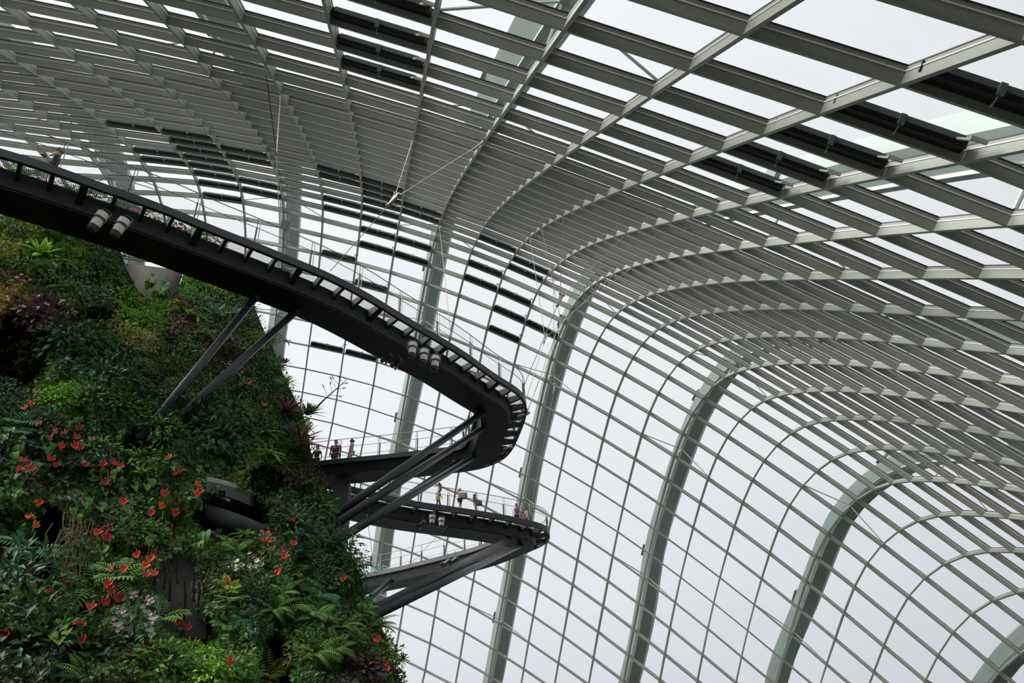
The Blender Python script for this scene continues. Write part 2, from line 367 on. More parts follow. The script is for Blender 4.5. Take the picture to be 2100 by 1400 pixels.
def blind(k, j, label):
    a, b = NODE[k, j], NODE[k + 1, j]; na = ((NRM[k, j] + NRM[k + 1, j]) / 2).normalized()
    t = (b - a).normalized(); dj = (NODE[k, j + 1] - a) if (k, j + 1) in NODE else (a - NODE[k, j - 1])
    u = (dj - na * dj.dot(na) - t * dj.dot(t)).normalized()
    L_ = (b - a).length; c = (a + b) / 2
    root = empty('blind_box', c); tag(root, label, 'window blind', 'blind boxes in the roof bays')
    c0 = c + na * (H_ * .62) + u * .24
    mb = MB(); mb.box(c0, t * (L_ / 2 - .11), u * .16, na * .10); part(mb, 'casing', M['black'], root)
    mb = MB(); mb.box(c0 + u * .21 + na * .05, t * (L_ / 2 - .2), u * .02, na * .06); part(mb, 'edge_trim', M['bracket'], root)
    mb = MB(); mb.box(c0 + u * .24, t * .06, u * .05, na * .10)
    mb.tube([c0 + u * .2 - na * .12, c0 + u * .08 - na * .2, c0 - u * .05 - na * .2], .022, 6); part(mb, 'hook', M['bracket'], root)
    mb = MB(); e1 = c0 + t * (L_ / 2 - .35) + u * .22; e2 = c0 + t * (L_ / 2 - .05) + u * .55 - na * .05
    mb.tube([e1, e2], .028, 6); mb.box(e2, t * .16, u * .03, na * .04); part(mb, 'push_rod', M['plate'], root)
for k, jl, place in BL:
    for n, j in enumerate(jl):
        if (k, j) in NODE and (k + 1, j) in NODE:
            blind(k, j, ('black blind box, %s of those %s' % (ORD[n], place)) if len(jl) > 1 else 'black blind box, alone %s' % place)

# ------------------------------------------------------------------ ground, and an unseen dark wall added behind the viewer to block sky
mb = MB(); mb.poly([(-90, -40, 0), (90, -40, 0), (90, 130, 0), (-90, 130, 0)]); tag(mb.build('floor', M['ground']), kind='structure')
mb = MB(); mb.box((0, -14, 13), Vector((70, 0, 0)), Vector((0, .5, 0)), Vector((0, 0, 13))); tag(mb.build('back_sky_blocker', M['ground']), kind='structure')
# ------------------------------------------------------------------ walkways
def catmull(pts, step):
    P = [pts[0] * 2 - pts[1]] + pts + [pts[-1] * 2 - pts[-2]]; o = []
    for i in range(1, len(P) - 2):
        for s in range(12):
            t = s / 12; a, b, c, d = P[i - 1], P[i], P[i + 1], P[i + 2]
            o.append(.5 * ((2 * b) + (c - a) * t + (2 * a - 5 * b + 4 * c - d) * t * t + (3 * b - a - 3 * c + d) * t ** 3))
    o.append(P[-2]); return resample(o, step)
def resample(o, step):
    L_ = [0]
    for a, b in zip(o[:-1], o[1:]): L_.append(L_[-1] + (b - a).length)
    n = max(2, int(round(L_[-1] / step))); r = []; i = 0
    for k in range(n + 1):
        s = L_[-1] * k / n
        while i < len(L_) - 2 and L_[i + 1] < s: i += 1
        f = (s - L_[i]) / max(1e-9, L_[i + 1] - L_[i]); r.append(o[i].lerp(o[i + 1], min(1, f)))
    return r
class Path:
    def __init__(s, px, z, step=.33, sc=1.0):
        s.sc = sc
        pts = [at_z(a, b, z) for a, b in px]
        p = catmull(pts, step)
        for _ in range(3): p = [p[0]] + [(p[i - 1] + p[i] * 2 + p[i + 1]) / 4 for i in range(1, len(p) - 1)] + [p[-1]]
        s.p = p; s.z = z; s.step = step; n = len(p); s.n = []
        for i in range(n):
            t = (p[min(i + 2, n - 1)] - p[max(i - 2, 0)]).normalized(); s.n.append(Vector((-t.y, t.x, 0)))
        s.cache = {}
    def off(s, o):
        """offset curve, inward by o, cleaned where the bend is tight"""
        k = round(o, 3)
        if k not in s.cache:
            q = [p + n * o for p, n in zip(s.p, s.n)]
            it = int(max(0, o) * 5)
            for _ in range(it): q = [q[0]] + [(q[i - 1] + q[i] * 2 + q[i + 1]) / 4 for i in range(1, len(q) - 1)] + [q[-1]]
            s.cache[k] = q
        return s.cache[k]
    def at(s, i, o, dz):
        return s.off(o * s.sc)[i] + Vector((0, 0, dz * s.sc))
    def rail(s, i, o, dz): return s.off(o * s.sc)[i] + Vector((0, 0, dz))
    def rings(s, sec): return [[s.at(i, o, dz) for o, dz in sec] for i in range(len(s.p))]
def walkway(px, z, label, post_step, sc=1.0, rail_top=1.3):
    P = Path(px, z, sc=sc); n = len(P.p); width = 3.3
    root = empty('walkway', P.p[0]); tag(root, label, 'walkway', None)
    mb = MB(); mb.sweep(P.rings([(-.05, -.36), (.12, -.36), (.12, -.28), (0, -.28), (0, -.06), (.10, -.06), (.10, .06), (-.05, .06)])); part(mb, 'edge_beam', M['deckedge'], root)
    mb = MB(); w_ = width; mb.sweep(P.rings([(w_ - .1, -.30), (w_ + .05, -.30), (w_ + .05, .06), (w_ - .1, .06)])); part(mb, 'inner_edge_beam', M['deck'], root)
    mb = MB(); mb.sweep(P.rings([(.95, -.16), (1.2, -1.0), (w_ - .35, -1.0), (w_ - .1, -.16)])); part(mb, 'box_girder', M['deck'], root)
    mb = MB(); mb.sweep(P.rings([(.93, -.30), (.98, -.30), (1.17, -.93), (1.12, -.93)])); part(mb, 'girder_flange', M['deckedge'], root)
    mb = MB(); mb.uv = []
    ids = []
    for i in range(n):
        a, b = P.at(i, .1, -.07), P.at(i, 1.0, -.07); ids.append((mb.vert(a), mb.vert(b))); mb.uv += [(i * P.step, 0), (i * P.step, .9)]
    for a, b in zip(ids[:-1], ids[1:]): mb.face((a[0], a[1], b[1], b[0]))
    part(mb, 'deck_grating', M['grate'], root)
    mb = MB(); mb.sweep(P.rings([(1.0, -.12), (w_ - .1, -.12), (w_ - .1, -.04), (1.0, -.04)])); part(mb, 'deck_plate', M['deck'], root)
    st = max(2, int(round(1.45 * sc / P.step)))
    for c, i in enumerate(range(1, n - 1, st)):
        mb = MB(); a, b = P.at(i, .05, -.2), P.at(i, 1.15, -.2); t = (b - a); l = t.length; t.normalize(); s = t.cross(Vector((0, 0, 1)))
        big = (c % 4 == 0)
        hw = .13 if big else .065
        lo = .42 if big else .3
        mb.sweep([[a + s * hw + Vector((0, 0, .12)), a - s * hw + Vector((0, 0, .12)), a - s * hw - Vector((0, 0, .1)), a + s * hw - Vector((0, 0, .1))],
                  [b + s * hw + Vector((0, 0, .12)), b - s * hw + Vector((0, 0, .12)), b - s * hw - Vector((0, 0, lo)), b + s * hw - Vector((0, 0, lo))]])
        part(mb, 'cross_beam', M['deck'], root)
    ps = max(2, int(round(post_step / P.step)))
    for side, o in (('outer', .02), ('inner', w_)):
        mb = MB(); mb.tube([P.rail(i, o, rail_top) for i in range(n)], .022, 6); part(mb, 'top_rail', M['rail'], root)
        mb = MB(); mb.tube([P.rail(i, o, rail_top * .62) for i in range(n)], .016, 6); part(mb, 'mid_rail', M['rail'], root)
        if side == 'inner':
            mb = MB(); mb.tube([P.rail(i, o - .25, .36) for i in range(n)], .014, 6); part(mb, 'toe_rail', M['rail'], root)
        for i in range(ps // 2, n, ps):
            a = P.at(i, o, 0); t = (P.p[min(i + 1, n - 1)] - P.p[max(0, i - 1)]).normalized(); nn = P.n[i]; Z = Vector((0, 0, 1))
            mb = MB(); mb.box(a + Z * (rail_top * .31), t * .022, nn * .055, Z * (rail_top * .31)); mb.tube([a + Z * (rail_top * .6), a + Z * rail_top], .014, 5)
            mb.tube([a + t * .12 - nn * .03, a + t * .09 - nn * .03 + Z * rail_top * .98], .017, 5, 1)
            part(mb, 'railing_post', [M['postd'], M['rail']], root)
    mb = MB(); mb.uv = []; ids = []
    for i in range(n):
        ids.append((mb.vert(P.rail(i, .0, .08)), mb.vert(P.rail(i, .0, rail_top - .03)))); mb.uv += [(i * P.step, 0), (i * P.step, rail_top)]
    for a, b in zip(ids[:-1], ids[1:]): mb.face((a[0], a[1], b[1], b[0]))
    part(mb, 'wire_mesh', M['mesh'], root)
    return P, root
ZU = EYE.z + 20.8; ZL = EYE.z + 20.4
UP = [(-120, 268), (0, 308), (75, 330), (200, 375), (330, 421), (430, 463), (520, 498), (600, 531), (670, 560), (750, 601), (830, 650), (900, 691), (955, 725), (1010, 765), (1050, 790), (1070, 805), (1079, 826), (1076, 850), (1063, 884), (1050, 912), (1030, 934), (990, 951), (957, 957), (900, 963), (813, 973), (723, 981), (660, 988)]
LO = [(640, 986), (720, 999), (833, 1026), (933, 1041), (1033, 1057), (1083, 1068), (1113, 1076), (1126, 1087), (1124, 1100), (1110, 1111), (1083, 1123), (1040, 1140), (1000, 1152), (933, 1168), (867, 1184), (810, 1196), (767, 1203), (720, 1213)]
PU, wu = walkway(UP, ZU, 'upper charcoal steel walkway, nearest, hooking back at its tip on the right', 2.28, .785)
PL, wl = walkway(LO, ZL, 'lower charcoal steel walkway with a rounded hairpin tip', 1.97, .895)

# struts: thick pipes from the planted mountain to the walkways
def pipe(label, a, b, r):
    root = empty('support_pipe', b); tag(root, label, 'support pipe', 'slate pipes propping the walkways')
    mb = MB(); mb.tube([a, a.lerp(b, .5), b], r, 16); part(mb, 'shaft', M['pipe'], root, True)
    d = (a - b).normalized(); mb = MB(); mb.tube([a - d * .35, a - d * .05], r * 1.14, 16); part(mb, 'end_collar', M['pipe'], root, True)
# ------------------------------------------------------------------ cables
def cable(pts, label, group='thin hanging cables', dark=False, r=.018, fit=True):
    root = empty('cable', pts[-1]); tag(root, label, 'cable', group)
    mb = MB(); mb.tube(pts, r, 6); part(mb, 'wire', M['cabled' if dark else 'cable'], root)
    if fit:
        a, b = Vector(pts[0]), Vector(pts[1]); d = (b - a).normalized()
        mb = MB(); mb.tube([a + d * .05, a + d * .45], r * 1.9, 6); part(mb, 'end_fitting', M['plate'], root)
def node(k, j): return NODE[k, j].copy()
def onray(px, py, ref):
    """point on a pixel's ray with the forward depth of ref"""
    return at_f(px, py, (ref - EYE).dot(F_))
def mixp(a, b, px, py, t): return at_f(px, py, (a.lerp(b, t) - EYE).dot(F_))
def triplate(p, tops, bottom, label):
    root = empty('cable_plate', p); tag(root, label, 'cable joint plate', 'cast plates joining the cables')
    a, b = [(t - p).normalized() for t in tops[:2]]; d = (bottom - p).normalized(); nn = (a - d).cross(b - d)
    nn = nn.normalized() if nn.length > 1e-4 else F_
    mb = MB(); pts = [p + a * .34 + b * .04, p + b * .34 + a * .04, p + d * .45]
    mb.sweep([[q + nn * .05 for q in pts], [q - nn * .05 for q in pts]]); part(mb, 'plate', M['plate'], root)
    mb = MB()
    for q in pts: mb.tube([q * .8 + p * .2 + nn * .09, q * .8 + p * .2 - nn * .09], .05, 8)
    part(mb, 'pin', M['bracket'], root)
def nearest_node(px, py):
    best = None
    for key, q in NODE.items():
        d = TOW.transposed() @ (q - EYE)
        if d.z <= 1: continue
        u = 1050 + FPX * d.x / d.z; v = 700 - FPX * d.y / d.z; e_ = (u - px) ** 2 + (v - py) ** 2
        if best is None or e_ < best[0]: best = (e_, q)
    return best[1].copy()
def deckpt(px, py, z): return at_z(px, py, z)
# left group
cA, cB = nearest_node(543, 131), nearest_node(575, 195)
sw = deckpt(574, 478, ZU); jn = mixp((cA + cB) / 2, sw, 567, 318, .42)
cable([cA, jn], 'dark cable from the roof down to the long cable joint at left', dark=True)
cable([cB, jn], 'short pale cable joining the dark cable above the left of the upper walkway')
cable([jn, sw], 'long vertical cable dropping to the upper walkway by the green box')
# forked cable
cA, cB = nearest_node(847, 290), nearest_node(990, 297)
sw = deckpt(677, 556, ZU); jn = mixp((cA + cB) / 2, sw, 808, 408, .5)
cable([cA, jn], 'steep left arm of the forked cable over the upper walkway')
cable([cB, jn], 'long right arm of the forked cable over the upper walkway')
cable([jn, sw], 'stem of the forked cable, reaching down to the upper walkway')
triplate(jn, [cA, cB], sw, 'cast plate where the forked cable splits')
# cluster at the tips
tipa, tipb, tipc, tipl = deckpt(1080, 816, ZU), deckpt(1081, 846, ZU - .2), deckpt(1050, 914, ZU - .2), deckpt(1084, 1068, ZL)
def cl(tops, pl, foot, names, t=.45, pname=''):
    ts = [nearest_node(*q) for q in tops]
    mid = sum(ts, Vector((0, 0, 0))) / len(ts); p = mixp(mid, foot, pl[0], pl[1], t)
    for q, nm in zip(ts, names): cable([q, p], nm)
    cable([p, foot], names[-1]); triplate(p, ts, foot, pname)
cl([(1087, 490), (1257, 565)], (1118, 694), tipa, ['cable from the roof to the lowest of three cable plates, left arm', 'cable from the roof to the lowest of three cable plates, right arm', 'cable from the lowest of three plates to the upper walkway tip'], .5, 'lowest of the three cast cable plates above the upper walkway tip')
cl([(1153, 443), (1283, 480)], (1148, 614), deckpt(1075, 790, ZU + 1.2), ['vertical cable to the highest of three cable plates', 'long slanting cable to the highest of three cable plates', 'cable from the highest of three plates to the tip railing'], .45, 'highest of the three cast cable plates above the upper walkway tip')
cl([(1110, 474), (1293, 550)], (1150, 657), tipb, ['steep cable to the middle one of three cable plates', 'slanting cable to the middle one of three cable plates', 'cable from the middle one of three plates to the walkway tip'], .5, 'middle one of the three cast cable plates')
cl([(1130, 560), (1223, 580)], (1137, 797), tipl, ['straight cable to the separate plate right of the upper tip', 'slanting cable to the separate plate right of the upper tip', 'cable from the separate plate down to the lower walkway tip'], .55, 'separate slim cast plate to the right of the upper walkway tip')
cable([nearest_node(910, 470), at_z(748, 640, ZU - .3) if False else deckpt(925, 690, ZU)], 'cable left of the cluster, dropping to the middle of the upper walkway')
cable([nearest_node(1130, 690), tipc], 'thin cable to the second bend of the upper walkway', fit=False)
cable([deckpt(752, 1052, ZL - 1), deckpt(768, 1175, ZL)], 'thin cable between the legs of the lower walkway, left', fit=False)
cable([deckpt(918, 1078, ZL - 1), deckpt(832, 1165, ZL)], 'thin cable between the legs of the lower walkway, right', fit=False)
for q, nm in ((tipb, 'upper'), (tipc, 'second')):
    mb = MB(); mb.tube([q - Vector((.5, 0, .2)), q + Vector((.15, 0, 0))], .06, 8); mb.tube([q + Vector((0, 0, -.12)), q + Vector((0, 0, .22))], .075, 8)
    o = mb.build('cable_anchor', M['plate'], None, origin=q); tag(o, 'pale cable anchor on the outside of the upper walkway, %s bend' % ('first' if nm == 'upper' else 'second'), 'cable anchor', 'anchors on the walkway edge')

# ------------------------------------------------------------------ lamps under the walkways
def lamp(px, py, depth_pt, s, tilt, label):
    p = onray(px, py, depth_pt); ax = (Vector((0, 0, -1)) - R_ * tilt).normalized()
    root = empty('spotlight', p); tag(root, label, 'spotlight', 'white canister lamps under the walkways')
    mb = MB(); mb.lathe([(.20, -.62), (.27, -.60), (.28, -.30), (.26, -.28), (.245, -.26), (.245, .22), (.235, .26)], p, ax, 20); part(mb, 'body', M['lamp'], root, False)
    mb = MB(); mb.lathe([(.262, -.30), (.30, -.29), (.30, -.21), (.262, -.20)], p, ax, 20); mb.lathe([(.25, .20), (.27, .22), (.27, .27), (.25, .29)], p, ax, 20); part(mb, 'band', M['lampd'], root)
    mb = MB(); mb.lathe([(.24, .26), (.25, .34), (.21, .46), (.14, .50)], p, ax, 20); part(mb, 'lens_hood', M['lampd'], root)
    mb = MB(); sd = ax.cross(F_).normalized(); mb.tube([p + sd * .31 - ax * .1, p + sd * .33 - ax * .75, p - ax * .9, p - sd * .33 - ax * .75, p - sd * .31 - ax * .1], .02, 5); part(mb, 'yoke', M['bracket'], root)
    for ch in [root]: ch.scale = (s, s, s)
dU = at_z(210, 470, ZU - 1.45); lamp(198, 457, dU, .74, .30, 'left one of the pair of white lamps under the upper walkway at left')
dU = at_z(243, 480, ZU - 1.45); lamp(243, 470, dU, .74, .30, 'right one of the pair of white lamps under the upper walkway at left')
for i, (x, y) in enumerate(((845, 720), (869, 734), (892, 747))):
    lamp(x, y, at_z(x, y - 2, ZU - 1.5), .68, .06, '%s of the three white lamps under the middle of the upper walkway' % ('leftmost', 'middle one', 'rightmost')[i])
for i, (x, y) in enumerate(((886, 1068), (905, 1074))):
    lamp(x, y, at_z(x, y, ZL - 1.7), .62, .03, '%s of the two white lamps under the lower walkway' % ('left one', 'right one')[i])
def barn(px, py, ref, s, label):
    p = onray(px, py, ref); root = empty('theatre_light', p); tag(root, label, 'theatre light', 'black theatre lights under the walkways')
    ax = (-R_ * .6 - U_ * .5 + F_ * .2).normalized(); sd = ax.cross(U_).normalized(); up = sd.cross(ax)
    mb = MB(); mb.lathe([(.10, -.3), (.16, -.28), (.16, .2)], p, ax, 12); part(mb, 'body', M['lampd'], root)
    mb = MB()
    for d in (sd, -sd, up, -up): mb.box(p + ax * .34 + d * .2, (ax * .14 + d * .06), d.cross(ax) * .13, d * .008)
    part(mb, 'barn_door', M['lampd'], root)
    mb = MB(); mb.tube([p + sd * .18, p + Vector((0, 0, .45)) + sd * .1, p + Vector((0, 0, .7))], .02, 5); part(mb, 'bracket', M['lampd'], root)
    root.scale = (s, s, s)
barn(796, 732, at_z(800, 728, ZU - 1.35), .7, 'black theatre light with barn doors, left of the three white lamps')
barn(816, 742, at_z(816, 736, ZU - 1.35), .7, 'black theatre light with barn doors, next to the three white lamps')
barn(866, 1073, at_z(866, 1068, ZL - 1.5), .8, 'black theatre light left of the two white lamps under the lower walkway')
barn(917, 1152, at_z(917, 1148, ZL - 1.5), .9, 'left black theatre light under the far leg of the lower walkway')
barn(933, 1147, at_z(933, 1143, ZL - 1.5), .9, 'right black theatre light under the far leg of the lower walkway')
# green box on a pole
p = at_z(583, 497, ZU); q = onray(586, 461, p)
root = empty('sign_box', p); tag(root, 'grey-green box tilted on a pole above the upper walkway rail', 'sign')
mb = MB(); mb.box(q, R_ * .16 + U_ * -.05, U_ * .16 + R_ * .04, F_ * .07); part(mb, 'box', M['rib'], root)
mb = MB(); mb.tube([p, q], .03, 6); part(mb, 'pole', M['rail'], root)
p = at_z(780, 1178, ZL + .3); root = empty('sign_box', p); tag(root, 'small teal sign on the far leg of the lower walkway', 'sign')
tm = mat('teal_sign', (.08, .28, .24), .5); mb = MB(); mb.box(p + Vector((0, 0, .5)), R_ * .22, Vector((0, 0, .17)), F_ * .03); part(mb, 'board', tm, root)
mb = MB(); mb.tube([p - Vector((0, 0, .3)), p + Vector((0, 0, .5))], .025, 6); part(mb, 'pole', M['postd'], root)

# ------------------------------------------------------------------ people
SKIN = mat('skin', (.46, .27, .19), .55); SKIN2 = mat('skin_pale', (.60, .40, .30), .55); HAIR = mat('dark_hair', (.02, .014, .012), .5)
HAIRB = mat('brown_hair', (.06, .03, .018), .5)
def cloth(name, c, v=.15, sc=12): return mat(name, c, .85, 0, v, sc)
def skin_obj(name, nodes, edges, mt, parent, sub=2, scale=1.0):
    me = bpy.data.meshes.new(name); me.from_pydata([n[0] for n in nodes], edges, []); me.materials.append(mt)
    o = bpy.data.objects.new(name, me); COL.objects.link(o); o.parent = parent
    md = o.modifiers.new('Skin', 'SKIN'); md.use_smooth_shade = True; md.branch_smoothing = .6
    if not me.skin_vertices: pass
    sv = me.skin_vertices[0].data
    for i, n in enumerate(nodes):
        r = n[1]; sv[i].radius = (r, r) if not isinstance(r, tuple) else r
        sv[i].use_root = (i == 0)
    ss = o.modifiers.new('Sub', 'SUBSURF'); ss.levels = sub; ss.render_levels = sub
    return o
def person(head, z, H, face, label, skin, hair, top, bottom, pose='walk', hairlen=0, sleeve=.5, bott='shorts', build=1.0, hold=None):
    """head: pixel of the crown; z: floor height; face: heading in world plan (radians)"""
    p = at_z(head[0], head[1], z + H); p.z = z
    root = empty('person', p); root.rotation_euler = (0, 0, face); tag(root, label, 'person')
    s = H / 1.7; B = build
    def V(x, y, zz): return (x * s, y * s, zz * s)
    st = {'walk': .14, 'stand': .03, 'hold': .03, 'phone': .04}[pose]
    arm = {'walk': ((-.24, .02, 1.12), (-.20, .18, .92), (.26, -.06, 1.13), (.30, -.18, .92)),
           'stand': ((-.26, -.02, 1.12), (-.28, .06, .88), (.26, -.02, 1.12), (.28, .06, .88)),
           'phone': ((-.24, .12, 1.14), (-.08, .32, 1.22), (.24, .12, 1.14), (.08, .32, 1.22)),
           'hold': ((-.26, .10, 1.14), (-.10, .30, 1.36), (.26, .12, 1.12), (.06, .32, 1.34))}[pose]
    le, lh, re, rh = arm
    sh = 1.40; sw_ = .17 * B
    N = [(V(0, 0, .95), (.145 * B * s, .11 * B * s)), (V(0, .01, 1.15), (.13 * B * s, .095 * B * s)), (V(0, 0, 1.33), (.15 * B * s, .10 * B * s)), (V(0, 0, 1.44), .06 * s), (V(0, .01, 1.50), .052 * s), (V(0, .02, 1.56), (.07 * s, .085 * s)), (V(0, .015, 1.63), (.078 * s, .095 * s)), (V(0, .0, 1.675), (.055 * s, .065 * s)),
         (V(-sw_, 0, sh), .055 * s * B), (V(*le), .042 * s), (V(*lh), .03 * s), (V(sw_, 0, sh), .055 * s * B), (V(*re), .042 * s), (V(*rh), .03 * s),
         (V(-.09, 0, .88), .09 * s * B), (V(-.10, st * .6 + .03, .49), .058 * s * B), (V(-.10, st, .10), .038 * s), (V(-.10, st + .13, .03), .034 * s),
         (V(.09, 0, .88), .09 * s * B), (V(.10, -st * .4 + .03, .49), .058 * s * B), (V(.10, -st, .10), .038 * s), (V(.10, -st + .13, .03), .034 * s)]
    E = [(0, 1), (1, 2), (2, 3), (3, 4), (4, 5), (5, 6), (6, 7), (2, 8), (8, 9), (9, 10), (2, 11), (11, 12), (12, 13), (0, 14), (14, 15), (15, 16), (16, 17), (0, 18), (18, 19), (19, 20), (20, 21)]
    N.append((V(0, .105, 1.575), .014 * s)); E.append((5, len(N) - 1))      # nose
    for sd, hi, el in ((-1, 10, le), (1, 13, re)):
        hp = Vector(N[hi][0]); d = (hp - Vector(V(*el))).normalized(); sdv = Vector((sd, 0, 0)) if abs(d.x) < .8 else Vector((0, 1, 0)); u = d.cross(sdv).normalized()
        palm = hp + d * .07 * s; N.append((tuple(palm), .026 * s)); pi_ = len(N) - 1; E.append((hi, pi_))
        for f in range(4):
            a = palm + u * ((f - 1.5) * .018 * s) + d * .04 * s; l = (.045, .055, .05, .035)[f] * s
            b = a + d * l * .7 + sdv * -.012 * s * sd
            N.append((tuple(a), .0085 * s)); N.append((tuple(b), .0075 * s)); E.append((pi_, len(N) - 2)); E.append((len(N) - 2, len(N) - 1))
        a = hp + d * .03 * s + u * .035 * s; b = a + (d + u).normalized() * .045 * s
        N.append((tuple(a), .01 * s)); N.append((tuple(b), .0085 * s)); E.append((hi, len(N) - 2)); E.append((len(N) - 2, len(N) - 1))
    skin_obj('body', N, E, skin, root)
    # face
    mb = MB()
    for sx_ in (-.032, .032): mb.lathe([(.002, -.006), (.012, 0), (.002, .006)], V(sx_, .098, 1.60), (0, 1, 0), 8)
    mb.build('eyes', HAIR, root)
    mb = MB(); mb.box(V(0, .10, 1.535), Vector((.024 * s, 0, 0)), Vector((0, .006, 0)), Vector((0, 0, .005))); mb.build('mouth', LIP, root)
    mb = MB()
    for sx_ in (-1, 1): mb.lathe([(.004, -.01), (.028 * s, -.004), (.026 * s, .006), (.006, .008)], V(sx_ * .083, .0, 1.575), (sx_, -.2, 0), 8)
    mb.build('ears', skin, root)
    hN = [(V(0, -.02, 1.65), (.088 * s, .10 * s)), (V(0, -.045, 1.60), (.088 * s, .085 * s)), (V(0, -.07, 1.545), .06 * s), (V(0, .03, 1.675), .062 * s)]
    hE = [(0, 1), (1, 2), (0, 3)]
    if hairlen == 1: hN += [(V(0, -.14, 1.66), .055 * s), (V(0, -.17, 1.67), .03 * s)]; hE += [(1, 4), (4, 5)]                         # bun
    if hairlen == 2: hN += [(V(0, -.09, 1.45), .07 * s), (V(0, -.11, 1.28), .055 * s), (V(0, -.11, 1.17), .03 * s)]; hE += [(2, 4), (4, 5), (5, 6)]   # long
    if hairlen == 3: hN += [(V(0, -.13, 1.58), .03 * s), (V(0, -.17, 1.48), .04 * s), (V(0, -.16, 1.38), .02 * s)]; hE += [(1, 4), (4, 5), (5, 6)]    # ponytail
    skin_obj('hair', hN, hE, hair, root)
    g = 1.16
    T = [(V(0, 0, .93), (.155 * B * g * s, .125 * B * g * s)), (V(0, .01, 1.13), (.14 * B * g * s, .11 * B * g * s)), (V(0, 0, 1.32), (.155 * B * g * s, .112 * B * g * s)), (V(0, 0, 1.43), .075 * s)]
    TE = [(0, 1), (1, 2), (2, 3)]
    if sleeve > 0:
        for sd, el in ((-1, le), (1, re)):
            a = Vector(V(sd * sw_, 0, sh)); b = Vector(V(*el)); c = a.lerp(b, sleeve * 1.3 if sleeve < .7 else 1.0)
            T += [(tuple(a), .072 * s * B), (tuple(c), .062 * s * B)]; i = len(T); TE += [(2, i - 2), (i - 2, i - 1)]
    skin_obj('shirt', T, TE, top, root)
    if bott != 'none':
        dn = {'shorts': .62, 'trousers': .12, 'skirt': .6}[bott]
        Bn = [(V(0, 0, .97), (.155 * B * s, .13 * B * s))]; BE = []
        for sd, kx in ((-1, 14), (1, 18)):
            a = Vector(N[kx][0]); b = Vector(N[kx + 1][0]); c = Vector(N[kx + 2][0])
            Bn.append((tuple(a), .115 * s * B)); i = len(Bn) - 1; BE.append((0, i))
            if bott == 'trousers': Bn += [(tuple(b), .078 * s * B), (tuple(c), .06 * s)]; BE += [(i, i + 1), (i + 1, i + 2)]
            else: Bn.append((tuple(a.lerp(b, .62)), .10 * s * B)); BE.append((i, i + 1))
        skin_obj(bott, Bn, BE, bottom, root)
    mb = MB()
    for kx in (16, 20):
        a = Vector(N[kx][0]); b = Vector(N[kx + 1][0]); mb.tube([a - Vector((0, .05, .04)) * s, (a + b) / 2 - Vector((0, 0, .02)), b], [.045 * s, .05 * s, .042 * s], 8)
    mb.build('shoes', SHOE, root, True)
    return root, p, s
LIP = mat('lips', (.30, .10, .08), .5); SHOE = mat('shoes', (.05, .05, .055), .6)
dk = cloth('dark_top', (.02, .016, .022)); dkb = cloth('black_cloth', (.012, .012, .014)); red = cloth('dark_red_shirt', (.16, .015, .025)); 
pat = cloth('grey_patterned_shirt', (.42, .40, .40), .5, 30); wh = cloth('white_cloth', (.62, .58, .55)); gry = cloth('grey_trousers', (.11, .11, .12), .3)
tau = cloth('taupe_top', (.30, .22, .19), .4, 25); crm = cloth('cream_top', (.42, .36, .34), .3); pur = cloth('purple_top', (.17, .04, .26), .6, 18); pnk = cloth('pink_top', (.62, .10, .10), .6, 20)
navy = cloth('navy_cloth', (.03, .035, .055))
def head_z(px, py, z, H): return at_z(px, py, z + H)
def facing(p, q): return atan2(q.y - p.y, q.x - p.x) - pi / 2
def yaw_img(dx):
    """heading whose picture points right (dx=1), left (-1), away (0)"""
    return {1: -pi / 2, -1: pi / 2, 0: 0.0, 2: pi}[dx]
r_, p_, s_ = person((124, 308), ZU, 1.8, yaw_img(-1) + .3, 'person with tied-up hair raising a camera at the upper walkway rail', SKIN2, HAIRB, dk, dkb, 'hold', 1, 0, 'shorts')
hp = r_.matrix_basis @ Vector((0, .40 * s_, 1.36 * s_))
root = empty('camera', hp); root.rotation_euler = r_.rotation_euler; tag(root, 'dark camera held up by the person with tied-up hair', 'camera')
mb = MB(); mb.box((0, 0, 0), Vector((.08, 0, 0)), Vector((0, .035, 0)), Vector((0, 0, .055))); mb.build('camera_body', M['lampd'], root)
mb = MB(); mb.lathe([(.035, 0), (.04, .09), (.03, .10)], (0, .03, 0), (0, 1, 0), 12); mb.build('lens', M['bracket'], root)
r_, p_, s_ = person((690, 904), ZU, 1.95, yaw_img(2) - .1, 'bald person in a dark red shirt on the upper walkway', SKIN, mat('shaved_hair', (.28, .17, .12), .6), red, navy, 'stand', 0, .5, 'shorts', 1.3)
mb = MB(); y0 = .165 * s_; 
for a0, a1, rr in ((.5, 2.6, .085),):
    mb.tube([(rr * cos(a0 + (a1 - a0) * i / 10), y0 + .012, 1.26 * s_ + rr * sin(a0 + (a1 - a0) * i / 10)) for i in range(11)], .010, 5)
mb.tube([(-.03, y0 + .015, 1.29 * s_), (-.03, y0 + .015, 1.20 * s_), (0, y0 + .015, 1.18 * s_)], .012, 5)
mb.tube([(.03, y0 + .015, 1.29 * s_), (.03, y0 + .015, 1.19 * s_)], .012, 5); mb.tube([(.01, y0 + .015, 1.26 * s_), (.06, y0 + .015, 1.26 * s_)], .010, 5)
mb.build('shirt_emblem', wh, r_)
person((722, 901), ZU, 1.92, yaw_img(-1) + .5, 'person in a grey patterned shirt turning away on the upper walkway', SKIN, HAIR, pat, wh, 'stand', 0, .5, 'shorts', 1.05)
person((652, 915), ZU, 1.8, yaw_img(2), 'person half hidden by leaves at the edge of the upper walkway', SKIN, HAIRB, dk, navy, 'stand', 0, .5, 'shorts')
r_, p_, s_ = person((901, 991), ZL, 1.72, yaw_img(-1) + .2, 'person with long dark hair and grey trousers walking on the lower walkway', SKIN, HAIR, tau, gry, 'walk', 2, .9, 'trousers', .85)
